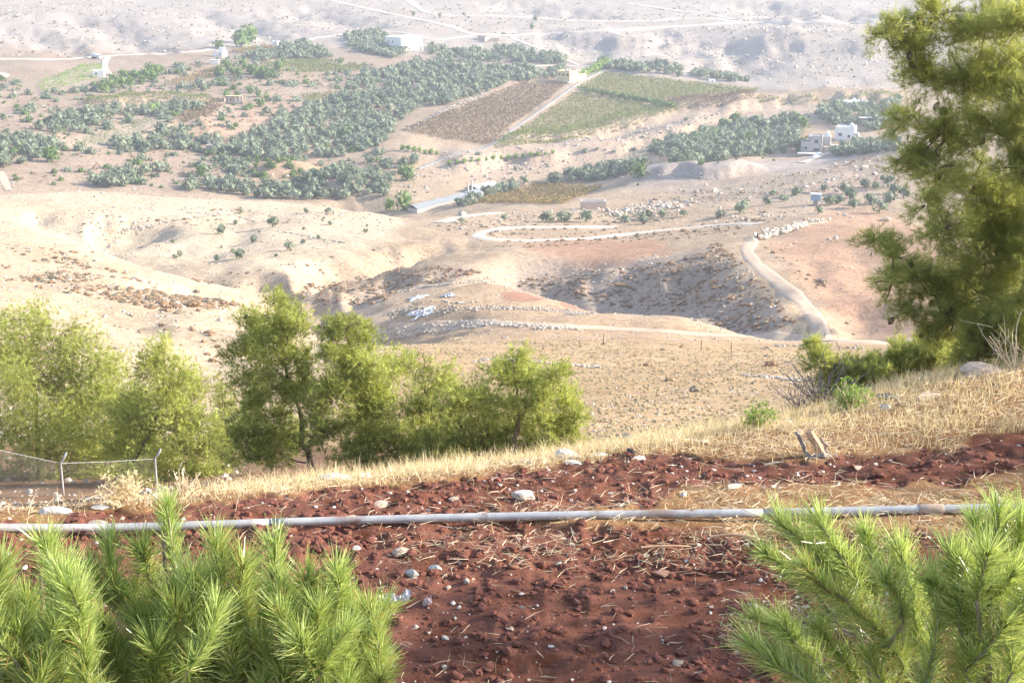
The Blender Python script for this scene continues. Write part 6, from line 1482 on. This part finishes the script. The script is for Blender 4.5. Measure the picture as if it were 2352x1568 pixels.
# big dark clods
for k in range(30):
    px = rngR.uniform(850, 1800) if k % 3 else rngR.uniform(1600, 2200); py = rngR.uniform(1225, 1560)
    rock(px, py, rngR.choice([9, 12, 16, 22], p=[.4, .3, .2, .1]), M_CLOD, 'rough lump of red earth on the tilled soil', rngR.integers(10), .75, 'earth lumps on the tilled soil', rngR.uniform(0, 6.3), 'earth_lump')
# rag on the soil
def rag(px, py, w_, label, mat, seed):
    p = at1(px, py); n = 12; gx, gy = np.meshgrid(np.linspace(-.5, .5, n), np.linspace(-.5, .5, n)); k = 1+.5*fbm(gx*3+seed, gy*3, seed, 2)
    x = gx*w_*k; y = gy*w_*.5*k; z = gz(x+p[0], y+p[1])-p[2]+.012+np.abs(fbm(gx*6, gy*6+seed, seed, 3))*.08
    i, j = np.meshgrid(np.arange(n-1), np.arange(n-1), indexing='ij'); F = np.stack([i*n+j, i*n+j+1, (i+1)*n+j+1, (i+1)*n+j], -1).reshape(-1, 4)
    obj('rag', mesh_np('rag', np.c_[x.ravel(), y.ravel(), z.ravel()], F, [mat]), None, label, 'rag', None, None, tuple(p))
M_RAG = simple('grey_fleece', (.35,.34,.38), (.62,.60,.64), 30, .95, .006, 60)
rag(912, 1388, .13, 'fuzzy grey rag lying beside young pine shoots', M_RAG, 3); rag(984, 1393, .035, 'small pinkish rag scrap below the tan stone', simple('pink_fluff', (.6,.45,.5), (.75,.65,.68), 30), 5)
# broken stump with three prongs
M_WOOD = simple('split_wood', (.40,.24,.13), (.60,.42,.27), 14, .8, .004, 50); M_GREYWOOD = simple('weathered_wood', (.20,.17,.15), (.38,.34,.30), 14, .9, .004, 50)
p = at1(1888, 1046); st = empty('tree_stump', tuple(p), 'broken tree stump with three splintered prongs in the straw', 'stump', s=.78)
def prong(a, b, r0, r1, mat, name, sd):
    g = np.random.default_rng(sd); t = np.linspace(0, 1, 6)[:, None]; P = np.array(a)+(np.array(b)-np.array(a))*t+g.normal(size=(6, 3))*.006
    obj(name, MB().tube(P, np.linspace(r0, r1, 6)*(1+.15*g.normal(size=6)), 7).mesh(name, [mat]), st)
prong((.03, 0, -.04), (-.12, .02, .22), .045, .030, M_WOOD, 'split_prong', 1); prong((-.10, .05, -.03), (-.22, .05, .20), .022, .014, M_GREYWOOD, 'weathered_prong', 2); prong((.08, .03, -.03), (-.01, .04, .16), .020, .010, M_GREYWOOD, 'thin_prong', 3)
obj('root_flare', MB().tube([(-.14,-.02,-.02),(0,-.05,.02),(.12,-.03,-.02)], [.015,.03,.012], 7).mesh('root_flare', [M_GREYWOOD]), st)
for px, py, ln, lab, an in [(1780,1070,.16,'short dark stick lying at the straw edge',.3),(1530,1262,.28,'pale straight stick lying in straw under pipe',.05),(1700,1245,.34,'thin forked twig arching over the straw',-.2)]:
    p = at1(px, py); L = ln; t = np.linspace(-.5, .5, 6); P = np.c_[t*L*math.cos(an), t*L*math.sin(an), .015+.03*np.cos(t*3)*(.3 if L < .3 else 1)]
    obj('stick', MB().tube(P, np.linspace(.008, .004, 6), 6).mesh('stick', [M_GREYWOOD if L < .2 else M_WOOD]), None, lab, 'stick', None, None, tuple(p))
# ------------------------------------------------------------------ bare bushes at the edge
def bare_bush(px, py, h, n, label, mat, seed, rmin=8, spread=.7, name='bare_bush', leaf=None):
    g = np.random.default_rng(seed); p = at1(px, py, rmin); mb = MB(); tips = []
    for i in range(n):
        d = unit(np.r_[g.normal(size=2)*spread, 1.0]); L = h*g.uniform(.5, 1.05); t = np.linspace(0, 1, 5)[:, None]
        P = d*L*t+np.cumsum(g.normal(size=(5, 3))*.03*h, 0)*np.array([1, 1, .4]); P[0] = g.normal(size=3)*.02; P[0, 2] = -.03
        mb.tube(P, np.linspace(.006, .002, 5), 4, False)
        for k in range(4):
            b = P[g.integers(1, 5)]; e = unit(d+g.normal(size=3)*.9)*h*g.uniform(.12, .35); mb.tube([b, b+e*.5+g.normal(size=3)*.01, b+e], [.003, .0022, .0012], 3, False); tips.append(b+e)
    root = empty(name, tuple(p), label, 'bush'); obj('branches', mb.mesh('branches', [mat]), root)
    if leaf is not None:
        T_ = np.array(tips); T_ = np.repeat(T_, 5, 0)+g.normal(size=(len(T_)*5, 3))*.02; P_, F_, C_ = shoots_mesh(T_, unit(g.normal(size=T_.shape)), g, 3, .03, .008, g.uniform(.2, 1, len(T_)))
        obj('leaves', mesh_np('leaves', P_, F_, [leaf], False, np.repeat(C_[:, None], 3, 1)), root, kind='stuff')
M_DEAD = simple('dead_grey_twigs', (.16,.13,.12), (.30,.26,.24), 20, .9); M_PALETWIG = simple('pale_dry_twigs', (.45,.36,.24), (.62,.52,.38), 20, .9)
bare_bush(1885, 935, .55, 34, 'grey leafless thorn bush at the terrace edge beside pine branches', M_DEAD, 1); bare_bush(1840, 945, .36, 20, 'smaller grey thorn bush next to the large thorn bush', M_DEAD, 2)
bare_bush(1095, 1062, .38, 16, 'pale tangled dry bush in front of the bright pine', M_PALETWIG, 3, spread=.9); bare_bush(1375, 1020, .55, 9, 'tall dark seed stalks standing by the grey boulder', M_DEAD, 4, spread=.18)
bare_bush(285, 1160, .2, 18, 'dry bramble bush with sparse leaves by the fence', M_PALETWIG, 5, leaf=M_GRASSD); bare_bush(420, 1140, .22, 14, 'pale dry bush before the round pine', M_PALETWIG, 6); bare_bush(600, 1115, .24, 10, 'thin dry bush below the low pine skirt', M_PALETWIG, 7)
bare_bush(2330, 850, .5, 20, 'wispy pale bush on top of the bank ledge', M_PALETWIG, 8)
bare_bush(1955, 945, .22, 26, 'bright green weed growing at the bank rocks', M_PALETWIG, 9, leaf=M_LIME, name='green_weed'); bare_bush(1740, 985, .20, 18, 'light green weed in golden grass of terrace edge', M_PALETWIG, 10, leaf=M_LIME, name='green_weed')
# ------------------------------------------------------------------ chain-link fence
M_WIRE = simple('dull_wire', (.10,.095,.09), (.17,.16,.15), 5, .7)
def fence():
    A = [(-330,1190),(-110,1172),(148,1158),(362,1138)]; rr = [34, 35, 36.5, 38]
    tops = [(-330,1090),(-110,1082),(149,1076),(357,1094)]
    P = [];
    for (bx, by), r in zip(A, rr):
        a, _ = pix_dir(bx, by); x, y = r*math.sin(a), r*math.cos(a); P.append(np.array([x, y, float(gz(x, y))]))
    Hs = []
    for (tx, ty), r, b in zip(tops, rr, P): Hs.append(max(.9, pt(tx, ty, r)[2]-b[2]))
    Hs = [1.75 if k not in (2, 3) else h_ for k, h_ in enumerate(Hs)]
    root = empty('chain_link_fence', tuple(P[2]), 'chain-link fence on angled steel posts below the pines', 'fence'); o0 = P[2]
    for k, (b, h_) in enumerate(zip(P, Hs)):
        t = np.array([b+[0, 0, -.3], b+[0, 0, h_*.5], b+[0, 0, h_], b+[.10, -.05, h_+.13], b+[.20, -.10, h_+.30]])-o0
        po = obj('post', MB().tube(t, [.03]*5, 8).mesh('post', [M_METAL], True), root)
        obj('post_cap', MB().tube([t[-1], t[-1]+np.array([.012, -.006, .02])], [.033, .02], 8).mesh('post_cap', [M_METAL]), po)
    for k in range(len(P)-1):
        a, b = P[k], P[k+1]; L = np.linalg.norm((b-a)[:2]); n = int(L/.085); mb = MB(); h0, h1 = Hs[k], Hs[k+1]
        def q(u, v): # u along 0..1, v up 0..1
            base = a+(b-a)*u; zz = gz(base[0], base[1]); return np.array([base[0], base[1], float(zz)+.02+v*(h0*(1-u)+h1*u)*.97])-o0
        nv = int(h0/.07)
        for i in range(-nv, n):
            for sgn in (1, -1):
                pts = []
                for j in range(0, nv+1, 3):
                    u = (i+j)/n if sgn > 0 else (i+nv-j)/n
                    if 0 <= u <= 1: pts.append(q(u, j/nv))
                if len(pts) > 1: mb.tube(pts, .0022, 3, False)
        obj('wire_mesh', mb.mesh('wire_mesh', [M_WIRE]), root, kind='stuff')
        obj('top_wire', MB().tube([q(0, 1), q(.5, 1), q(1, 1)], .005, 4).mesh('top_wire', [M_METAL]), root)
fence()
# ------------------------------------------------------------------ young pines in front
def shoot(tip, base_dir, L, rng, nn=420, nl=.12, wd=.0032, tone=.5):
    """one needle-clad shoot ending at tip; returns needle arrays and the twig line"""
    d = unit(np.array(base_dir, float)); t = rng.uniform(0, 1, nn)**.85
    bend = unit(np.cross(d, rng.normal(size=3)))*.08*L
    ax = tip-d*L*(1-t)[:, None]+bend*(np.sin(t*PI))[:, None]
    rad = rng.normal(size=(nn, 3)); rad = unit(rad-(rad@d)[:, None]*d)
    ang = np.radians(rng.uniform(18, 78, nn)*(1-.38*t)+7)
    nd = unit(d*np.cos(ang)[:, None]+rad*np.sin(ang)[:, None]+np.array([0, 0, .10]))
    ln = nl*rng.uniform(.75, 1.2, nn)*(1-.15*(1-t))
    cur = unit(d+np.array([0, 0, .35]))*.22+rng.normal(size=(nn, 3))*.18
    sd = unit(np.cross(nd, rng.normal(size=(nn, 3))))*wd/2
    m = ax+nd*ln[:, None]*.5; e = ax+nd*ln[:, None]*.92+cur*ln[:, None]*.45
    m = m+cur*ln[:, None]*.08
    P = np.stack([ax-sd, ax+sd, m+sd*.9, m-sd*.9, e+sd*.25, e-sd*.25], 1).reshape(-1, 3)
    i = np.arange(nn)*6; Q_ = np.vstack([np.stack([i, i+1, i+2, i+3], 1), np.stack([i+3, i+2, i+4, i+5], 1)])
    C = np.repeat(np.clip(tone+rng.uniform(-.45, .45, nn), 0, 1), 6)
    return P, Q_, C, np.array([tip-d*L, tip-d*L*.5+bend, tip-d*L*.05])
def sapling(label, base, tips, seed, name='young_pine', stem_top=None):
    """tips: (px, py, distance, length m, lean x, lean y)"""
    rng = np.random.default_rng(seed); bx, by = base; bz = float(gz(bx, by)); o0 = np.array([bx, by, bz])
    root = empty(name, (bx, by, bz), label, 'young pine')
    pts = [pt(px, py, r) for px, py, r, *_ in tips]; top = pts[0]-np.array([0, 0, .1])
    tt = np.linspace(0, 1, 9)[:, None]; ST = o0+(top-o0)*tt+np.c_[np.sin(tt*5)*.015, np.cos(tt*4)*.015-.015, 0*tt]; ST[0, 2] -= .1
    obj('stem', MB().tube(ST-o0, np.linspace(.022, .006, 9), 7).mesh('stem', [M_BARK], True), root)
    for k, ((px, py, r, L, lx, ly), tip) in enumerate(zip(tips, pts)):
        d = unit(np.array([lx, ly, 1.0])+rng.normal(size=3)*np.array([.10, .10, 0]))
        P, Q_, C, tw = shoot(tip-o0, d, L, rng, int(170+950*L), .112*rng.uniform(.85, 1.2), tone=rng.uniform(.35, .65))
        s = obj('shoot', mesh_np('shoot', P, Q_, [M_YOUNG], False, np.repeat(C[:, None], 3, 1)), root)
        if k:
            b = tw[0]; j = int(np.clip(np.searchsorted(ST[:, 2], b[2]+o0[2]-.18-.35*np.linalg.norm((b+o0-ST[4])[:2])), 1, 7)); a = ST[j]-o0
            line = np.vstack([a, a*.45+b*.55+np.array([0, 0, -.05]), tw])
        else: line = tw
        tq = np.linspace(0, 1, 9); kk = np.linspace(0, 1, len(line)); line = np.c_[[np.interp(tq, kk, line[:, i]) for i in range(3)]].T
        obj('twig', MB().tube(line, np.linspace(.009, .003, 9), 5).mesh('twig', [M_TWIG], True), s)
        # older needles along the lower branch
        if k:
            g = line[2:6]; nb = 190; u = rng.uniform(0, 1, nb); ax = np.c_[[np.interp(u, np.linspace(0, 1, 4), g[:, i]) for i in range(3)]].T
            dd = unit(g[-1]-g[0]); nd = unit(dd*.6+rng.normal(size=(nb, 3))*.7); ln = .10*rng.uniform(.7, 1.2, nb)
            sd = unit(np.cross(nd, rng.normal(size=(nb, 3))))*.0014; e = ax+nd*ln[:, None]
            P = np.stack([ax-sd, ax+sd, e+sd*.4, e-sd*.4], 1).reshape(-1, 3); i = np.arange(nb)*4
            obj('old_needles', mesh_np('old_needles', P, np.stack([i, i+1, i+2, i+3], 1), [M_YOUNG], False, np.repeat(rng.uniform(0, .5, nb), 4)[:, None].repeat(3, 1)), s, kind='stuff')
    return root
def tipset(lst, r0, r1, lean_c, seed, L0=.17, L1=.27):
    g = np.random.default_rng(seed); out = []
    for px, py in lst: out.append((px, py, g.uniform(r0, r1), g.uniform(L0, L1), (px-lean_c)/1200*2.6+g.normal()*.22, g.normal()*.28-.12))
    return out
def dome(x0, x1, outline, n, seed):
    """more shoot tips filling a crown below its outline (picture positions)"""
    g = np.random.default_rng(seed); ox, oy = np.array(outline, float).T; out = []
    for _ in range(n):
        px = g.uniform(x0, x1); top = np.interp(px, ox, oy); out.append((px, g.uniform(top+50, 1640)))
    return out
LOUT = [(-60,1330),(60,1330),(105,1255),(250,1240),(390,1215),(500,1255),(640,1250),(770,1300),(890,1400),(905,1500)]
ROUT = [(1700,1480),(1760,1280),(1800,1220),(1990,1240),(2080,1270),(2200,1240),(2300,1180),(2420,1180)]
def basexy(px, r): a, _ = pix_dir(px, 1500); return (r*math.sin(a), r*math.cos(a))
sapling('tallest bushy young pine with upright leader reaching over the pipe', basexy(390, 5.0), [(385,1160,5.0,.32,0,0)]+tipset([(255,1238),(322,1262),(495,1248),(440,1318),(205,1300),(560,1300),(300,1360),(400,1390),(480,1400),(230,1420),(340,1460),(440,1490),(520,1450),(280,1530),(400,1560)]+dome(210, 560, LOUT, 22, 91), 4.6, 5.1, 390, 41), 141)
sapling('bushy young pine with many upright tufts in the soil corner', basexy(110, 4.8), [(102,1250,4.9,.30,0,0)]+tipset([(60,1380),(160,1350),(130,1430),(40,1440),(190,1480),(90,1500),(10,1500),(150,1550),(60,1560),(-30,1400)]+dome(-40, 260, LOUT, 16, 92), 4.4, 4.85, 100, 42), 142)
sapling('bushy young pine with slanting shoots beside the open tilled soil', basexy(690, 4.9), [(632,1243,5.0,.30,-.05,0)]+tipset([(705,1330),(770,1305),(560,1380),(640,1400),(735,1400),(845,1395),(885,1400),(800,1450),(690,1470),(600,1480),(760,1520),(860,1530),(650,1550),(540,1550),(720,1570)]+dome(530, 880, LOUT, 20, 93), 4.5, 5.0, 690, 43), 143)
sapling('young pine mostly out of view with one dark tuft showing', basexy(-90, 4.7), [(-40,1250,4.8,.34,.1,0)]+tipset([(0,1300),(5,1380),(-20,1340)], 4.5, 4.8, -60, 44), 144)
sapling('young pine with long low branches spreading over tilled soil', basexy(2150, 4.5), [(1985,1222,4.9,.26,-.1,0)]+tipset([(1790,1205),(1878,1192),(1755,1268),(1935,1285),(2068,1262),(2030,1330),(1905,1330),(1850,1300),(1725,1415),(1800,1430),(1720,1475),(1760,1500),(1880,1440),(1960,1400),(2100,1400),(1990,1500),(1850,1555)], 4.4, 5.0, 2250, 45, .22, .32), 145)
sapling('tall thick-needled young pine with dark knotted centre', basexy(2300, 4.4), [(2290,1170,4.6,.34,.05,0)]+tipset([(2235,1195),(2345,1195),(2180,1265),(2130,1330),(2215,1290),(2270,1270),(2330,1310),(2160,1390),(2250,1380),(2310,1430),(2360,1400),(2230,1500),(2330,1530),(2400,1300)], 4.3, 4.7, 2290, 46, .20, .30), 146)
build_haze()
